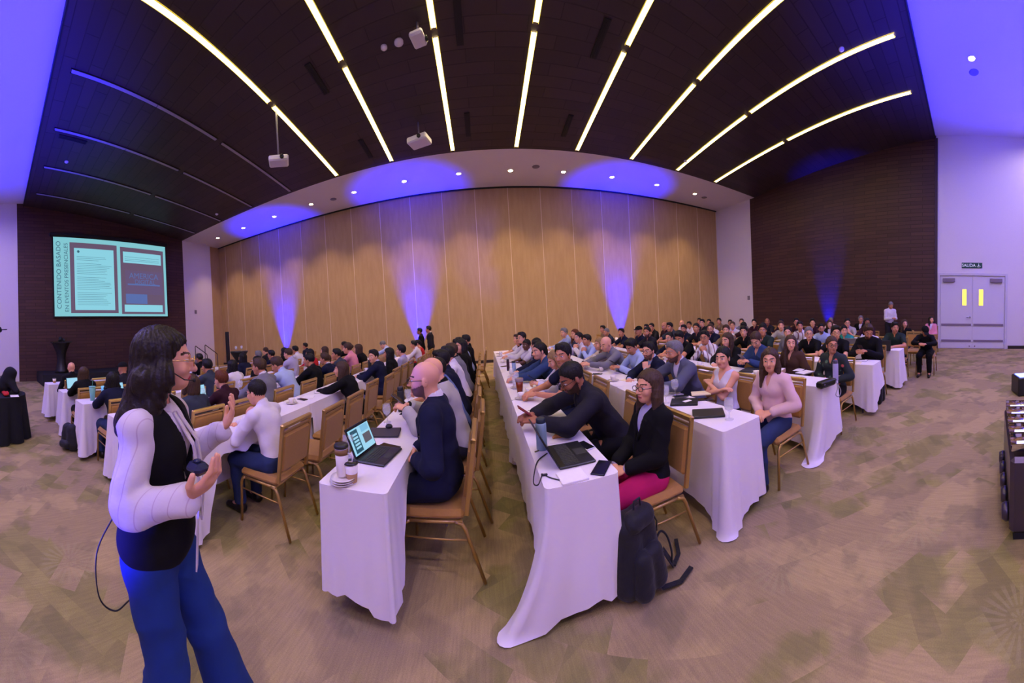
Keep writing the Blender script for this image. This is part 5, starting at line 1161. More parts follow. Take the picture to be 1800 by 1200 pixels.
# ================================================================ things on the tables
ZT = TH + .0125
def ON(ln, px, fr=.45):
    X = LINES[ln][0] - TW + fr * TW; return Vector((X, max(LINES[ln][1] + .06, az_Y(px, 0, X)), ZT))
def az_Y(px, py, X):
    d = ray(px, 640); return d[1] * X / d[0]
M_por = mat('porcelain', srgb(232, 222, 214), .25); M_paper = mat('paper', srgb(236, 228, 230), .8); M_cream = mat('cream_paper', srgb(232, 216, 180), .8)
M_blk = mat('black_plastic', (.014, .014, .016), .35); M_key = mat('key_black', (.03, .03, .034), .6); M_glassy = mat('clear_glass', (.85, .85, .9), .03, alpha=.22, spec=.9); M_silv = mat('silver_plastic', srgb(150, 148, 156), .35, .4)
M_screen = mat('lit_screen', (.02, .02, .02), .3, emis=srgb(150, 205, 230), es=.7)
def ph_(P, rz=0, nm='smartphone', lab='', m=None, s=1.0, z=None):
    r = bpy.data.objects.new(nm, cached(('ph', m.name if m else 0, s), lambda: MB().box((-.037 * s, -.075 * s, 0), (.037 * s, .075 * s, .009), bev=.004).box((-.033 * s, -.070 * s, .0088), (.033 * s, .070 * s, .0096), 1).mesh('smartphone', [m or M_blk, mat('phone_glass', (.01, .01, .012), .08)])))
    C.objects.link(r); r.location = (P[0], P[1], ZT if z is None else z); r.rotation_euler = (0, 0, rz); return tag(r, lab, 'phone')
def pad(P, rz, w, l, t, m, lab, nm='notebook', cat='notebook', lines=True):
    b = MB().box((-w / 2, -l / 2, 0), (w / 2, l / 2, t), 0, bev=.0015); b.box((-w / 2 + .004, -l / 2 + .004, t), (w / 2 - .004, l / 2 - .004, t + .001), 1)
    o = b.build(nm, [m, M_paper if m is not M_cream else M_cream], None, (P[0], P[1], ZT)); o.rotation_euler = (0, 0, rz); return tag(o, lab, cat)
def goblet(P, lab, grp='water goblets on the tables'):
    me = cached('gob', lambda: MB().lathe([(0, 0), (.036, 0), (.036, .004), (.008, .010), (.005, .03), (.005, .055), (.012, .062), (.032, .085), (.040, .115), (.038, .150), (.034, .172), (.0325, .172), (.0365, .150), (.0385, .115), (.030, .087), (0, .068)], 24).mesh('water_goblet', M_glassy))
    o = bpy.data.objects.new('water_goblet', me); C.objects.link(o); o.location = (P[0], P[1], ZT)
    wt = cached('gobw', lambda: MB().lathe([(0, .0685), (.029, .0875), (.036, .104), (0, .104)], 20).mesh('water', mat('water_clear', (.8, .85, .9), .03, alpha=.3, spec=.9)))
    c = bpy.data.objects.new('water', wt); C.objects.link(c); c.parent = o; return tag(o, lab, 'glass', grp)
def cupsaucer(P, lab, rz=0):
    ms = cached('sau', lambda: MB().lathe([(0, .004), (.03, .004), (.045, .009), (.072, .015), (.074, .017), (.045, .013), (.03, .008), (0, .008)], 24).mesh('saucer', M_por))
    s_ = bpy.data.objects.new('saucer', ms); C.objects.link(s_); s_.location = (P[0], P[1], ZT - .003); tag(s_, short(lab, 'white saucer under the cup'), 'saucer', 'white saucers')
    mc = cached('cup', lambda: MB().lathe([(0, 0), (.022, 0), (.026, .006), (.036, .035), (.041, .062), (.038, .062), (.033, .035), (.020, .008), (0, .006)], 24).tube([(.036, 0, .050), (.058, 0, .052), (.064, 0, .035), (.054, 0, .018), (.030, 0, .016)], .0042, 8).mesh('coffee_cup', M_por))
    c = bpy.data.objects.new('coffee_cup', mc); C.objects.link(c); c.location = (P[0], P[1], ZT + .007); c.rotation_euler = (0, 0, rz); tag(c, short(lab, 'white coffee cup'), 'cup', 'white coffee cups')
def laptop(P, rz, lab, ang=100, w=.31, d=.215, col=None, lit=None):
    """hinge along local x at y=0, keyboard toward -y, screen facing -y"""
    col = col or M_blk; r = empty('laptop', (P[0], P[1], ZT), rz, lab, 'laptop')
    MB().box((-w / 2, -d, 0), (w / 2, 0, .015), bev=.005).build('base', col, r)
    kb = MB()
    for i in range(13):
        for j in range(5): kb.box((-w / 2 + .02 + i * (w - .04) / 13, -.035 - (j + 1) * .019, .015), (-w / 2 + .02 + (i + .86) * (w - .04) / 13, -.035 - j * .019 - .003, .0168))
    kb.box((-.045, -d + .012, .015), (.045, -.145, .0156)); kb.build('keyboard', M_key, r)
    M = Matrix.Translation((0, 0, .012)) @ Matrix.Rotation(math.radians(90 - ang), 4, 'X')
    lid = MB().box((-w / 2, -.004, 0), (w / 2, .005, d), bev=.003, M=M).build('lid', col, r)
    MB().box((-w / 2 + .01, -.0055, .012), (w / 2 - .01, -.0042, d - .01), M=M).build('screen', lit or mat('dark_screen', (.008, .008, .01), .1), lid)
    return r, M
def closed(P, rz, lab, w=.33, d=.235, m=None):
    r = empty('laptop', (P[0], P[1], ZT), rz, lab, 'laptop'); MB().box((-w / 2, -d / 2, 0), (w / 2, d / 2, .011), bev=.005).build('base', m or M_blk, r); MB().box((-w / 2, -d / 2, .0115), (w / 2, d / 2, .019), bev=.004).build('lid', m or M_blk, r)
    MB().box((-w / 2 + .02, -d / 2 + .01, .019), (-w / 2 + .05, -d / 2 + .016, .0195)).build('label_sticker', M_silv, r)
def bottle(P, h, r_, m, lab, cap=None, nm='bottle', grp=None, prof=None):
    r = empty(nm, (P[0], P[1], ZT), 0, lab, 'bottle', grp)
    MB().lathe(prof or [(0, 0), (r_ * .94, 0), (r_, .006), (r_, h * .80), (r_ * .9, h * .84), (0, h * .85)], 24).build('body', m, r)
    MB().lathe([(r_ * .8, h * .83), (r_ * .86, h * .86), (r_ * .86, h * .97), (r_ * .7, h), (0, h)], 24).build('cap', cap or M_blk, r); return r
def papercup(P, h, lab, band=None, nm='paper_cup'):
    r = empty(nm, (P[0], P[1], ZT), 0, lab, 'cup'); MB().lathe([(0, 0), (.029, 0), (.041, h * .92), (0, h * .92)], 24).build('cup_wall', mat('paper_cup_white', srgb(232, 222, 226), .6), r)
    MB().lathe([(.0305, h * .06), (.0305, h * .06), (.036, h * .48), (.0355, h * .48)], 24).build('sleeve', band or mat('kraft_sleeve', srgb(156, 118, 84), .8), r)
    MB().lathe([(.043, h * .90), (.044, h * .94), (.038, h * .97), (.036, h), (0, h * .985)], 24).build('lid', M_blk, r); return r
T_ = lambda x, y: at_z(x, y, ZT)
# on the bald man's table
MSET = T_(602, 848)
for k in range(3): tag(MB().lathe([(0, .0), (.045, .0), (.072, .010), (.075, .013), (.045, .005), (0, .005)], 28).build('dessert_plate', M_por, None, (MSET.x + .004 * k, MSET.y, ZT + .013 * k)), ['white plate at the bottom of the small stack by the travel mug', 'white plate in the middle of the small stack by the travel mug', 'white plate on top of the small stack under the travel mug'][k], 'plate', 'stacked white plates')
r = empty('travel_mug', (MSET.x, MSET.y + .01, ZT + .040), 0, 'tall white travel mug with black lid and brown band on the plates', 'mug')
MB().lathe([(0, 0), (.032, 0), (.034, .004), (.040, .165), (0, .165)], 24).build('mug_body', mat('mug_white', srgb(228, 218, 218), .35), r)
MB().lathe([(.0395, .125), (.0402, .125), (.0412, .158), (.0405, .158)], 24).build('band', mat('mug_band', srgb(132, 98, 62), .6), r)
MB().lathe([(.043, .163), (.044, .172), (.040, .182), (.030, .186), (0, .184)], 24).build('lid', M_blk, r)
MB().tube([(.038, 0, .13), (.062, 0, .13), (.070, 0, .11), (.066, 0, .085), (.037, 0, .08)], .0045, 8).build('handle', mat('mug_white', (1, 1, 1)), r)
papercup(T_(619, 848), .125, 'white paper coffee cup with kraft sleeve beside the plate stack')
goblet(T_(614, 806), 'clear water goblet behind the tall white travel mug')
hg = T_(643, 800)
r, Ml = laptop((hg.x - .0, hg.y + .02, 0), math.radians(82), 'open black laptop showing the slide in front of the bald man', 112, .30, .21)
e_ = empty('slide_view', (0, 0, 0)); e_.name = 'slide_view'
bpy.data.objects.remove(e_)
def lap_slide(r, Ml, w, h):
    b = MB(); b.box((-w / 2, -.0075, .02), (w / 2, -.006, .02 + h), 0, M=Ml); b.box((-w / 2 + .02, -.009, .03), (-w / 2 + .11, -.008, .01 + h), 1, M=Ml)
    for k in range(5): b.box((-w / 2 + .035, -.0105, .055 + k * .022), (-w / 2 + .095, -.0095, .068 + k * .022), 0, M=Ml)
    b.box((w / 2 - .12, -.009, .06), (w / 2 - .02, -.008, .125), 2, M=Ml); b.box((w / 2 - .12, -.009, .14), (w / 2 - .02, -.008, .185), 3, M=Ml)
    b.build('screen_picture', [M_screen, mat('scr_teal', (.01, .01, .01), .4, emis=srgb(40, 92, 112), es=.5), mat('scr_photo', (.01, .01, .01), .4, emis=srgb(104, 98, 110), es=.5), mat('scr_sky', (.01, .01, .01), .4, emis=srgb(120, 180, 215), es=.7)], r)
lap_slide(r, Ml, .275, .17)
closed(T_(675, 762), math.radians(8), 'closed dark laptop with a mouse on it, before the grey blazer', .27, .2, mat('dark_grey_lid', srgb(58, 54, 58), .45))
q = T_(683, 756); tag(MB().lathe([(0, .0), (.030, .0), (.032, .010), (.022, .026), (0, .030)], 20).build('computer_mouse', M_blk, None, (q.x, q.y + .02, ZT + .019)), 'round black mouse lying on the closed dark laptop', 'mouse')
ph_(T_(684, 786), math.radians(70), lab='black phone lying right of the open slide laptop', s=1.1)
goblet(T_(681, 742), 'empty water goblet behind the closed dark laptop')
bottle(T_(706, 723), .26, .036, mat('thermos_dark', (.02, .02, .024), .4), 'tall matte black thermos bottle before the tattooed arm', M_blk, 'thermos_bottle')
ph_(T_(716, 728), math.radians(80), lab='dark phone beside the tall black thermos')
pad(T_(727, 716), .2, .10, .14, .022, mat('tan_case', srgb(150, 112, 50), .6), 'tan leather case behind the phone near the thermos', 'leather_case', 'case')
goblet(T_(748, 672), 'water goblet near the hand of the man in blue'); goblet(T_(590, 0 + 806), 'x') if False else None
# on the table of the woman with the magenta skirt
hg = T_(969, 806)
laptop((.385, 1.90, 0), math.radians(92), 'open black laptop seen edge on, before the woman in the black blazer', 118, .33, .23)
pad(T_(1006, 839), .06, .15, .13, .012, M_paper, 'white notebook at the near table corner', 'notebook')
ph_(T_(1057, 823), math.radians(-38), lab='large black phone at the table edge by the magenta skirt', s=1.12)
ph_(T_(1029, 784), math.radians(15), lab='black phone in a white case right of the edge on laptop', m=mat('phone_white', srgb(196, 196, 204), .4), s=.95)
bottle(T_(953, 789), .215, .037, mat('pale_blue_bottle', srgb(128, 152, 162), .4), 'pale blue bottle with dark lid behind the edge on laptop', mat('bottle_lid_dark', (.02, .03, .035), .5), 'water_bottle')
cb = MB(); pts = [T_(962, 797), T_(946, 810), T_(940, 828), T_(938, 850), T_(946, 853), T_(952, 838), T_(953, 834), T_(966, 840), T_(984, 845)]
cb.tube(smooth([(p.x, p.y, ZT + .004) for p in pts]), .0035, 6); q = T_(958, 836); cb.box((q.x - .015, q.y - .006, ZT), (q.x + .015, q.y + .006, ZT + .012), bev=.003)
tag(cb.build('charging_cable', M_blk), 'black charging cable looped at the table corner', 'cable')
q = T_(980, 771); tag(MB().box((-.07, -.06, 0), (.07, .06, .002)).build('paper_napkin', M_paper, None, (q.x, q.y, ZT)), 'white napkin under the half eaten croissant', 'napkin')
cr = sdf_mesh('croissant', [('+', RC((-.03, 0, .012), (0, .018, .014), .010, .015), .01), ('+', RC((0, .018, .014), (.03, .0, .012), .015, .010), .01)], .004, wr=.002)
o = bpy.data.objects.new('croissant', cr); C.objects.link(o); cr.materials[0] = mat('baked_crust', srgb(176, 118, 62), .6, noise=(40, .3)); o.location = (q.x, q.y, ZT + .003); tag(o, 'half eaten croissant on the white napkin', 'pastry')
tag(MB().tube([(0, 0, .004), (.10, .045, .004)], .004, 8).build('pen', mat('olive_pen', srgb(96, 92, 50), .5), None, tuple(T_(940, 795))), 'olive green pen left of the edge on laptop', 'pen')
pad(T_(968, 745), .1, .22, .16, .012, mat('grey_cover', srgb(150, 148, 150), .6), 'grey notebook under the hands of the man in the dark suit', 'notebook')
pad(T_(944, 728), .12, .18, .13, .014, M_paper, 'thick white notebook in front of the man in the dark suit', 'notebook')
tag(MB().tube([(0, 0, .016), (.10, .01, .016)], .003, 6).build('pen', M_blk, None, tuple(T_(928, 724))), 'thin black pen on the thick white notebook', 'pen')
cupsaucer(T_(930, 692), 'beside the brown cola tumbler')
r = empty('cola_tumbler', tuple(T_(914, 690)), 0, 'tall tumbler of brown cola before the blond woman', 'cup'); MB().lathe([(0, 0), (.033, 0), (.046, .15), (.0, .15)], 24).build('tumbler_wall', mat('cola_plastic', srgb(128, 52, 22), .25), r); MB().lathe([(.047, .135), (.049, .15), (.049, .175), (.045, .178), (0, .176)], 24).build('clear_rim', mat('tumbler_rim', srgb(150, 130, 132), .2), r)
pad(T_(936, 668), .05, .14, .20, .004, M_cream, 'cream notepad before the reaching woman in dusty blue', 'notepad'); pad(T_(956, 654 + 20), .1, .15, .12, .003, M_paper, 'white sheet near the blond woman\'s phone', 'paper_sheet', 'paper')
bottle(T_(904, 654), .19, .034, mat('sky_bottle', srgb(150, 172, 205), .4), 'light blue bottle with black and yellow lid down the aisle line', M_blk, 'water_bottle')
bottle(ON('G', 893, .3), .2, .026, mat('wine_bottle', (.04, .01, .02), .3), 'small dark bottle with a white label down the aisle line')
for k, (x, y) in enumerate(((908, 676), (900, 668), (906, 684))): goblet(T_(x, y), 'glass goblet, %s of the three before the cream notepad' % ORD[k + 1])
# on the table of the grey haired man
closed(T_(1203, 708), math.radians(-40), 'closed black laptop with cards on it, second right line', .26, .2)
closed(T_(1245, 728), math.radians(-38), 'closed black laptop at the near end, before the pink blouse', .27, .2)
ph_(T_(1197, 700), math.radians(70), lab='black phone on the closed laptop with the cards', z=ZT + .019)
q = T_(1208, 708); tag(MB().box((-.04, -.025, 0), (.04, .025, .001)).build('name_card', M_paper, None, (q.x, q.y, ZT + .0195)), 'white name card on the closed laptop', 'card')
pad(T_(1232, 692), math.radians(-35), .20, .14, .012, M_cream, 'open cream notebook before the woman with crossed arms'); ph_(T_(1240, 702), math.radians(60), lab='black phone beside the open cream notebook', s=1.1)
goblet(T_(1282, 737), 'tall water goblet at the near end, before the pink blouse'); goblet(T_(1187, 696), 'water goblet before the grey haired man in steel grey')
pad(T_(1160, 686), .1, .2, .2, .01, M_key, 'dark folder before the grey haired man')
pad(T_(1105, 668), .3, .15, .2, .004, M_cream, 'cream notepad before the bearded man in the navy blazer', 'notepad')
cupsaucer(T_(1058, 652), 'near the man looking at a phone in light blue'); cupsaucer(T_(1048, 642), 'between bald grey shirt and light blue shirt'); goblet(T_(1046, 640), 'goblet by the two cups of the second right line')
# floral blouse table
r = empty('black_handbag', tuple(T_(1452, 679)), math.radians(-12), 'small black handbag with cable at the table end by the floral blouse', 'bag')
MB().box((-.13, -.05, .0), (.13, .05, .07), bev=.02).build('bag_body', mat('bag_leather', (.012, .012, .012), .45), r); MB().box((-.132, -.056, .03), (.132, .03, .076), bev=.012).build('flap', mat('bag_leather', (0, 0, 0)), r); MB().lathe([(0, 0), (.008, 0), (.008, .004), (0, .005)], 12, M=Matrix.Translation((-.09, -.056, .045)) @ Matrix.Rotation(math.pi / 2, 4, 'X')).build('clasp', mat('chrome', (1, 1, 1)), r)
MB().tube(smooth([(.12, -.01, .06), (.10, -.07, .04), (.09, -.09, -.03), (.05, -.095, -.09), (.10, -.10, -.12), (.15, -.09, -.07), (.13, -.06, .02)]), .005, 8).build('cable', M_silv, r)
bottle(T_(1469, 668), .24, .034, mat('lilac_bottle', srgb(168, 162, 200), .25), 'pale lilac water bottle before the floral blouse', mat('lilac_bottle_lid', srgb(70, 66, 90), .4), 'water_bottle')
pad(T_(1415, 655), -.2, .22, .16, .012, mat('grey_cover', (1, 1, 1)), 'open notebook before the floral blouse'); pad(T_(1405, 650), .1, .18, .12, .006, M_paper, 'white sheets left of the floral blouse', 'paper_sheet', 'paper')
pad(T_(1372, 655), .3, .16, .10, .05, mat('beige_pouch', srgb(190, 152, 118), .8), 'beige pouch behind the pink blouse', 'pouch', 'pouch'); ph_(T_(1262, 641), .9, lab='dark phone before the long haired woman with a hand at her face')
pad(T_(1240, 630 + 20), .2, .16, .2, .003, M_paper, 'white papers before the man in the printed shirt', 'paper_sheet', 'paper'); closed(T_(1318, 651), .3, 'closed dark laptop before the woman in denim', .3, .2, M_key)
pad(T_(1512, 634), .1, .17, .23, .008, M_silv, 'white tablet before the bearded man in the black shirt', 'tablet_computer', 'tablet'); ph_((T_(1512, 633).x, T_(1512, 633).y, 0), .5, lab='black phone on the white tablet', z=ZT + .0095)
laptop(T_(1552, 617), math.radians(112), 'open dark laptop at the last table end before the door', 105, .30, .21, M_key); laptop(T_(1498, 612), math.radians(88), 'open grey laptop left of the bearded phone user', 105, .30, .21, M_silv)
# left side
r = empty('mint_tumbler', tuple(ON('C', 161)), 0, 'mint green tumbler with a green straw at the near table end', 'cup'); M_mint = mat('mint_plastic', srgb(112, 178, 168), .35)
MB().lathe([(0, 0), (.036, 0), (.040, .08), (.050, .20), (0, .20)], 24).build('tumbler_body', M_mint, r); MB().lathe([(.052, .198), (.053, .21), (.03, .214), (0, .214)], 24).build('lid', M_mint, r); MB().tube([(0, .0, .2), (.004, .01, .30)], .005, 8).build('straw', mat('green_straw', srgb(60, 130, 90), .4), r)
r = empty('pink_tumbler', tuple(ON('C', 181)), 0, 'coral pink cup with a pale blue top beside the mint tumbler', 'cup'); MB().lathe([(0, 0), (.032, 0), (.04, .12), (0, .12)], 20).build('cup_body', mat('coral_plastic', srgb(196, 104, 100), .4), r); MB().lathe([(.028, .12), (.036, .12), (.042, .2), (0, .2)], 20).build('blue_insert', mat('cyan_glow_insert', srgb(120, 190, 225), .4, emis=srgb(90, 170, 220), es=.3), r)  # cyan glow on the cup, put into its top as emission
for px_, py_, rz, lab in ((131, 'B', 95, 'open laptop with a bright white screen at the near end, screen side'), (346, 'D', 92, 'open laptop with a cyan document before the man in slate'), (203, 'C', 100, 'open laptop behind the mint tumbler')):
    r, Ml = laptop(ON(py_, px_, .3), math.radians(rz), lab, 105, .32, .22, M_blk); MB().box((-.15, -.008, .015), (.15, -.006, .205), M=Ml).build('screen_picture', M_screen, r)
papercup(ON('A', 95), .11, 'paper coffee cup at the table end nearest the screen wall'); bottle(ON('D', 382), .16, .03, mat('coral_bottle', srgb(204, 110, 96), .4), 'coral pink bottle left of the maroon top')
cupsaucer(ON('E', 509), 'in front of the long haired woman reaching over'); ph_(ON('E', 528), 1.3, lab='dark phone beside the cup of the reaching woman'); pad(ON('E', 540), .4, .14, .18, .006, M_paper, 'white notebook with a pen before the reaching woman'); pad(ON('E', 562), .5, .2, .16, .01, mat('grey_cover', (1, 1, 1)), 'grey notebook under the reaching woman\'s hand')
bottle(ON('E', 650), .24, .036, M_blk, 'dark bottle between the chairs near the young suited man'); cupsaucer(ON('D', 545), 'near the bent man in pale blue')
# one setting in front of most other seats
rr = random.Random(11); n_ = 0
for ln, y, hipX, p, key, sc_, e in PL:
    if ln not in LINES or (math.hypot(hipX, y) < 3.2) : continue
    xr = LINES[ln][0]; k = rr.random(); yy = y + .12; look = e[-1]
    if yy > LINES[ln][1] + LINES[ln][2] * 1.83 - .15: continue
    if k < .35: cupsaucer((xr - .30, yy, 0), 'before the ' + look, rr.random() * 6)
    elif k < .55: goblet((xr - .31, yy, 0), short(look, 'water goblet before the'))
    elif k < .75: pad((xr - .30, yy - .1, 0), rr.random() * .3, .15, .2, .005, M_paper if rr.random() < .6 else M_cream, short(look, 'notepad before the'), 'notepad')
    elif k < .9: ph_((xr - .31, yy, 0), rr.random() * 3, lab=short(look, 'phone on the table before the'))
# phones held in hands
def held(look, lab, m=None, up=.05):
    for ln, y, hipX, p, key, sc_, e in PL:
        if e[-1].startswith(look):
            c = (p.WL + p.WR) / 2 + (p.hdl + p.hdr) * .045 + V(0, 0, .018); o = bpy.data.objects.new('smartphone', cached(('ph', m.name if m else 0, 1.0), lambda: MB().box((-.037, -.075, 0), (.037, .075, .009), bev=.004).mesh('smartphone', [m or M_blk])))
            C.objects.link(o); o.location = (hipX - c[1] * sc_, y + c[0] * sc_, c[2] * sc_ + up * .4); o.rotation_euler = (math.radians(38), 0, PI / 2); tag(o, lab, 'phone'); return
held('bald man in a light grey blazer', 'black phone held up by the man in the light grey blazer'); held('man in a dark charcoal suit', 'red edged phone held by the man in the dark charcoal suit', mat('phone_red', srgb(110, 20, 24), .4)); held('blond woman', 'phone held by the blond woman in white')
held('man in a light blue shirt looking', 'phone held by the man in light blue'); held('bearded man in a black shirt', 'phone held by the bearded man in black'); held('woman in a denim', 'tablet held by the woman in denim', M_silv); held('grey haired man in a steel', 'red phone before the grey haired man', mat('phone_bright_red', srgb(200, 40, 44), .4))
# ================================================================ things on the floor and at the walls
# backpack
M_bp = cloth_mat('backpack_nylon', (.014, .013, .016), .6, .3, 30, 0.0, .1)
bp = empty('backpack', (.80, 1.62, 0), math.radians(20), 'black backpack standing on the carpet against the near table', 'backpack')
def sm(nm, ops, h, m, par, wr=0.0):
    me = sdf_mesh(nm, ops, h, wr=wr); me.materials[0] = m; o = bpy.data.objects.new(nm, me); C.objects.link(o); o.parent = par; return o
sm('main_compartment', [('+', RC((-.08, 0, .10), (-.06, .02, .40), .10, .085), .05), ('+', RC((.08, 0, .10), (.06, .02, .40), .10, .085), .05), ('&', HP((0, 0, .004), (0, 0, -1)), 0)], .009, M_bp, bp, .004)
sm('front_pocket', [('+', RC((-.06, -.10, .09), (-.05, -.09, .24), .065, .055), .04), ('+', RC((.06, -.10, .09), (.05, -.09, .24), .065, .055), .04), ('&', HP((0, 0, .004), (0, 0, -1)), 0)], .009, M_bp, bp, .003)
sm('top_flap', [('+', RC((-.05, -.03, .44), (.05, -.03, .44), .062), .03)], .009, M_bp, bp, .003)
MB().tube([(-.03, -.02, .50), (-.025, -.02, .545), (.025, -.02, .545), (.03, -.02, .50)], .007, 8).build('carry_handle', M_bp, bp)
def strap(pts, w, nm='strap'):
    b = MB()
    for a_, c_ in zip(pts, pts[1:]):
        a_, c_ = Vector(a_), Vector(c_); d_ = (c_ - a_).normalized(); s_ = d_.cross(Vector((0, 0, 1))); s_ = (s_.normalized() if s_.length > .2 else Vector((0, 1, 0))) * w; n_ = Vector((0, 0, .008))
        b.add([a_ - s_, a_ + s_, c_ + s_, c_ - s_, a_ - s_ + n_, a_ + s_ + n_, c_ + s_ + n_, c_ - s_ + n_], [(0, 1, 2, 3), (7, 6, 5, 4), (0, 4, 5, 1), (1, 5, 6, 2), (2, 6, 7, 3), (3, 7, 4, 0)])
    b.build(nm, M_bp, bp)
strap([(.13, .0, .22), (.20, -.04, .12), (.23, -.10, .02)], .022); strap([(.23, -.10, .02), (.33, -.07, .015), (.43, .02, .015)], .013, 'strap_end'); strap([(.05, -.14, .03), (.16, -.20, .015), (.28, -.20, .015)], .015, 'strap_end')
MB().tube(smooth([(.15, -.02, .20), (.21, -.02, .23), (.25, -.04, .18), (.24, -.08, .10), (.22, -.09, .03)]), .007, 8).build('strap', M_bp, bp)
MB().tube([(.14, .02, .42), (.17, .01, .36), (.175, .0, .30)], .006, 6).tube([(.13, -.02, .40), (.165, -.03, .33), (.16, -.03, .27)], .005, 6).build('zip_pulls', M_bp, bp)
o = empty('backpack', (-4.75, 1.15, 0), .4, 'dark backpack on the carpet beside the second table line from the screen', 'backpack')
sm('main_compartment', [('+', RC((-.08, 0, .10), (-.06, 0, .30), .11, .09), .05), ('+', RC((.08, 0, .10), (.06, 0, .30), .11, .09), .05), ('&', HP((0, 0, .004), (0, 0, -1)), 0)], .012, M_bp, o, .004); sm('front_pocket', [('+', RC((-.05, -.11, .1), (.05, -.11, .1), .06), .03)], .012, M_bp, o)
o = empty('handbag', (4.93, 1.48, 0), 0, 'black bag on the carpet behind the lifted cloth corner', 'bag'); sm('bag_body', [('+', RC((-.09, 0, .06), (-.07, 0, .24), .06), .03), ('+', RC((.09, 0, .06), (.07, 0, .24), .06), .08), ('&', HP((0, 0, .004), (0, 0, -1)), 0)], .012, M_bp, o, .004)
MB().tube([(-.05, 0, .3), (-.03, 0, .4), (.03, 0, .4), (.05, 0, .3)], .006, 6).build('bag_handle', M_bp, o)
# round table under a black cloth, left edge
rt = empty('round_table', (-5.6, .06, 0), 0, 'round table under a black cloth at the left edge', 'table')
MB().lathe([(0, .73), (.47, .73), (.47, .745), (0, .745)], 36).build('tabletop', M_wood, rt); MB().lathe([(.25, 0), (.25, .02), (.04, .05), (.04, .73)], 20).build('pedestal', M_tleg, rt)
vs_ = []; K_ = 14; n2 = 96; b = MB()
for k in range(K_ + 1):
    t = k / K_
    for i in range(n2): a_ = 2 * math.pi * i / n2; r_ = .485 + t * (.05 + .05 * math.sin(11 * a_) + .02 * math.sin(23 * a_ + 1)); vs_.append((r_ * math.cos(a_), r_ * math.sin(a_), .752 - t * .74))
b.add(vs_, [(k * n2 + i, (k + 1) * n2 + i, (k + 1) * n2 + (i + 1) % n2, k * n2 + (i + 1) % n2) for k in range(K_) for i in range(n2)], 0, True); b.add(vs_[:n2], [tuple(range(n2))])
tag(b.build('tablecloth', cloth_mat('black_linen', (.012, .012, .018), .9, .2), None, (-5.6, .06, 0)), 'black tablecloth draped over the round table at the left edge', 'tablecloth')
tag(sm('folded_cloth', [('+', RC((-.14, 0, .03), (.12, .02, .03), .04, .035, flat=(0, 0, 1), fs=1.6), .02), ('+', RC((-.02, .05, .04), (.1, .06, .04), .03, .02), .02)], .009, cloth_mat('red_cloth', srgb(178, 40, 40), .8), None, .004), 'crumpled red cloth on the black round table', 'cloth').location = (-5.38, .16, .756)
tag(MB().box((-.1, -.07, 0), (.1, .07, .004)).build('paper_sheet', M_paper, None, (-5.28, .33, .757)), 'white sheet on the black round table beside the red cloth', 'paper')
o = sm('jacket', [('+', RC((0, 0, .12), (.05, .1, .34), .14, .12), .06), ('+', RC((.05, .1, .34), (-.25, .12, .30), .10, .06), .05), ('+', RC((.1, .1, .2), (.25, .2, .05), .09, .05), .05), ('&', HP((0, 0, .0), (0, 0, -1)), 0)], .014, cloth_mat('black_linen', (0, 0, 0)), None, .006); o.location = (-5.68, .18, .756); tag(o, 'black coat heaped on the black round table', 'coat')
# spotlight stand at the left edge, lectern, stage, handrails
ls = empty('light_stand', (-9.6, .10, 0), 0, 'black spotlight on a tall tripod stand at the left white wall', 'light stand')
zz = at_d(20, 580, 9.6).z
MB().tube([(0, 0, .5), (0, 0, zz)], .02, 8).build('pole', M_black, ls)
for k in range(3): a_ = k * 2.09; MB().tube([(0, 0, .75), (.45 * math.cos(a_), .45 * math.sin(a_), .02)], .014, 6).build('leg', M_black, ls)
MB().lathe([(0, -.12), (.09, -.11), (.11, .10), (.13, .14), (.10, .13), (0, .08)], 18, M=Matrix.Translation((0, .0, zz)) @ Matrix.Rotation(1.9, 4, 'X') @ Matrix.Rotation(.5, 4, 'Y')).build('spotlight_head', M_black, ls)
MB().tube([(-.0, -.5, zz - .02), (0, .3, zz + .02)], .015, 8).build('cross_bar', M_black, ls)
MB().lathe([(0, -.10), (.08, -.09), (.10, .09), (0, .08)], 16, M=Matrix.Translation((0, -.42, zz - .33)) @ Matrix.Rotation(1.4, 4, 'X')).build('spotlight_head', M_black, ls)
st = struct('floor_stage', MB().box((XL + .02, 1.8, 0), (-11.6, 9.2, .42)), M_black)
q = at_x(110, 640, -12.0); lc = empty('lectern', (-12.2, q.y, .42), 0, 'black flared lectern in front of the dark wall below the screen', 'lectern')
MB().lathe([(.28, 0), (.24, .1), (.17, .5), (.2, .8), (.36, 1.16), (.38, 1.2), (0, 1.2)], 4).build('lectern_body', M_blk, lc); MB().box((-.3, -.38, 1.19), (.3, .38, 1.24), bev=.01).build('reading_top', M_blk, lc)
sm('flower_arrangement', [('+', EL((.1 * math.sin(k * 2.4) * (k % 3) * .6, .1 * math.cos(k * 2.4) * (k % 3) * .6, 1.28 + .035 * (k % 4)), (.06, .06, .06)), .01) for k in range(9)], .012, mat('dark_leaves', (.01, .015, .012), .7), lc, .006)
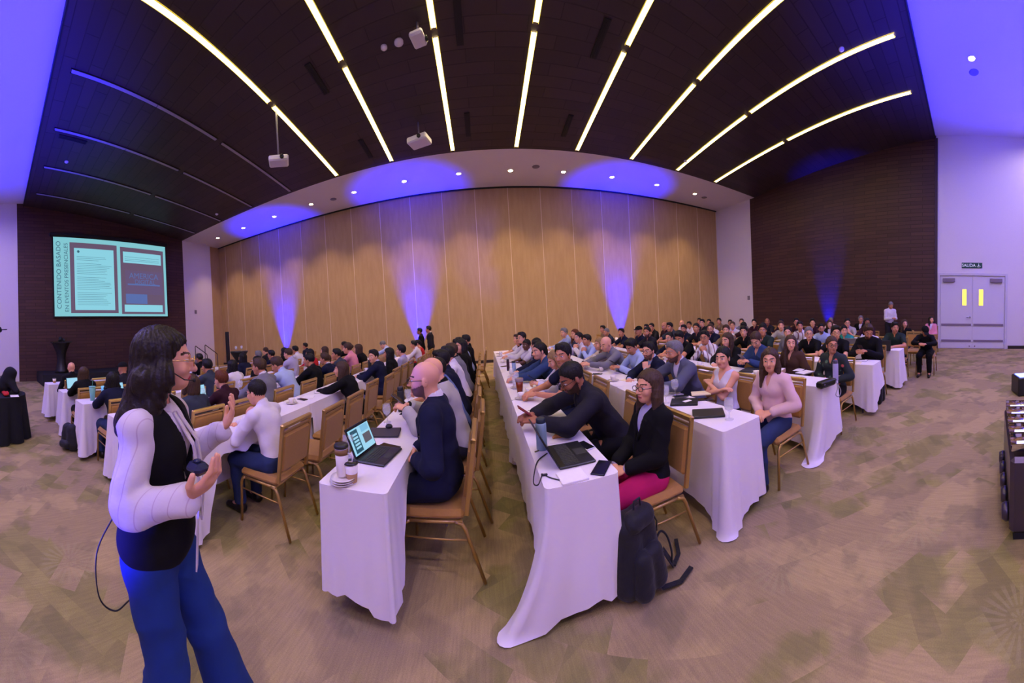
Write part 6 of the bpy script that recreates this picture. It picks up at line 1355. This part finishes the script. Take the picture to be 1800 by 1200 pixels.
for i, (a_, b_) in enumerate((((343, 608), (364, 622)), ((360, 606), (382, 621)))):
    p0, p1 = at_x(*a_, -12.3), at_x(*b_, -12.3); M_st = mat('dark_steel', srgb(70, 62, 66), .35, .6)
    hr_ = empty('stair_handrail', (p0.x, p0.y, 0), 0, ['left steel handrail of the stage steps', 'right steel handrail of the stage steps'][i], 'handrail')
    dy = p1.y - p0.y; MB().tube([(0, 0, p0.z - .05), (0, .03, p0.z), (0, dy - .03, p1.z), (0, dy, p1.z - .05)], .022, 8).build('rail', M_st, hr_); MB().tube([(0, 0, 0), (0, 0, p0.z - .04)], .02, 8).build('post', M_st, hr_); MB().tube([(0, dy, 0), (0, dy, p1.z - .04)], .02, 8).build('post', M_st, hr_)
# bar table with glasses and the slim column by the folding wall
q = at_z(420, 617, 1.1); bt = empty('bar_table', (q.x, q.y, 0), 0, 'round high bar table under a tight black cloth near the folding wall', 'table')
MB().lathe([(0, 1.07), (.30, 1.07), (.30, 1.09), (0, 1.09)], 28).build('tabletop', M_wood, bt)
MB().lathe([(.30, 0), (.22, .25), (.11, .62), (.14, .8), (.30, 1.06), (.31, 1.10), (0, 1.102)], 28).build('stretch_cover', mat('black_lycra', (.01, .01, .014), .5), bt)
for k in range(4):
    o = bpy.data.objects.new('water_goblet', _B['gob']); C.objects.link(o); o.location = (q.x + .14 * math.cos(k * 1.6), q.y + .14 * math.sin(k * 1.6), 1.104); tag(o, 'one of four small glasses on the high black bar table', 'glass', 'glasses on the high bar table')
p_ = at_d(399, 583, math.hypot(q.x, q.y) + .6); cs = empty('column_speaker', (p_.x, p_.y, 0), 0, 'slim black column speaker left of the high bar table', 'speaker'); MB().box((-.05, -.06, .04), (.05, .06, p_.z), bev=.01).build('cabinet', M_blk, cs); MB().box((-.2, -.2, 0), (.2, .2, .04), bev=.01).build('base_plate', M_blk, cs)
# polished equipment row at the right edge
rk = empty('equipment_trolley', (2.14, -.39, 0), math.radians(-4), 'polished metal trolley with five curved reflectors at the right edge', 'trolley'); M_brush = mat('brushed_metal', srgb(92, 84, 104), .28, .85); M_chr = mat('mirror_metal', srgb(208, 206, 214), .08, 1.0)
MB().box((-.10, -.45, .05), (.98, .10, .60), bev=.03).build('cabinet', M_brush, rk); MB().box((-.07, -.42, .0), (.94, .07, .05)).build('plinth', M_black, rk)
for k in range(5):
    x = -.0 + k * .20; tr = MB(); vs_ = []; m_ = 14
    for i in range(m_ + 1):
        a_ = math.pi * i / m_
        for r_ in (.095, .085):
            for y_ in (-.42, .09): vs_.append((x - .095 * 0 + r_ * -math.cos(a_), y_, .70 - r_ * math.sin(a_) * .9))
    fs_ = []
    for i in range(m_):
        o_ = i * 4; fs_ += [(o_, o_ + 1, o_ + 5, o_ + 4), (o_ + 2, o_ + 6, o_ + 7, o_ + 3), (o_, o_ + 4, o_ + 6, o_ + 2), (o_ + 1, o_ + 3, o_ + 7, o_ + 5)]
    tr.add(vs_, fs_, 0, True); t_ = tr.build('curved_reflector', M_chr, rk); MB().tube([(x, -.38, .66), (x, .05, .66)], .022, 10).build('lamp_tube', mat('cool_tube', (.6, .6, .8), .3, emis=(.55, .5, 1), es=1.2), t_)
    MB().lathe([(0, 0), (.062, 0), (.066, .02), (.05, .05), (0, .052)], 20, M=Matrix.Translation((x + .02, .10, .15)) @ Matrix.Rotation(-math.pi / 2, 4, 'X')).build('round_foot', M_brush, rk)
bx = empty('floor_light_box', (5.7, -1.08, 0), .2, 'black floor box with a glowing blue lens at the right edge', 'floor light'); MB().box((-.2, -.25, 0), (.2, .25, .34), bev=.02).build('housing', M_blk, bx); MB().box((-.15, -.2, .34), (.15, .2, .347)).build('lens', mat('blue_lens', (0, 0, 1)), bx)
for px_, py_, lab in ((338, 548, 'small wall socket plate on the left white column'), (1322, 523, 'small red and white alarm on the right white column')):
    q = at_x(px_ + 6, py_, XL + .01) if px_ < 900 else at_x(px_, py_, XR - .01)
    tag(MB().box((-.012, -.07, -.1), (.012, .07, .1), bev=.004).build('wall_plate', M_grey, None, (q.x, min(max(q.y, 9.6), 11.2) if px_ < 900 else 10.0, q.z)), lab, 'wall plate')
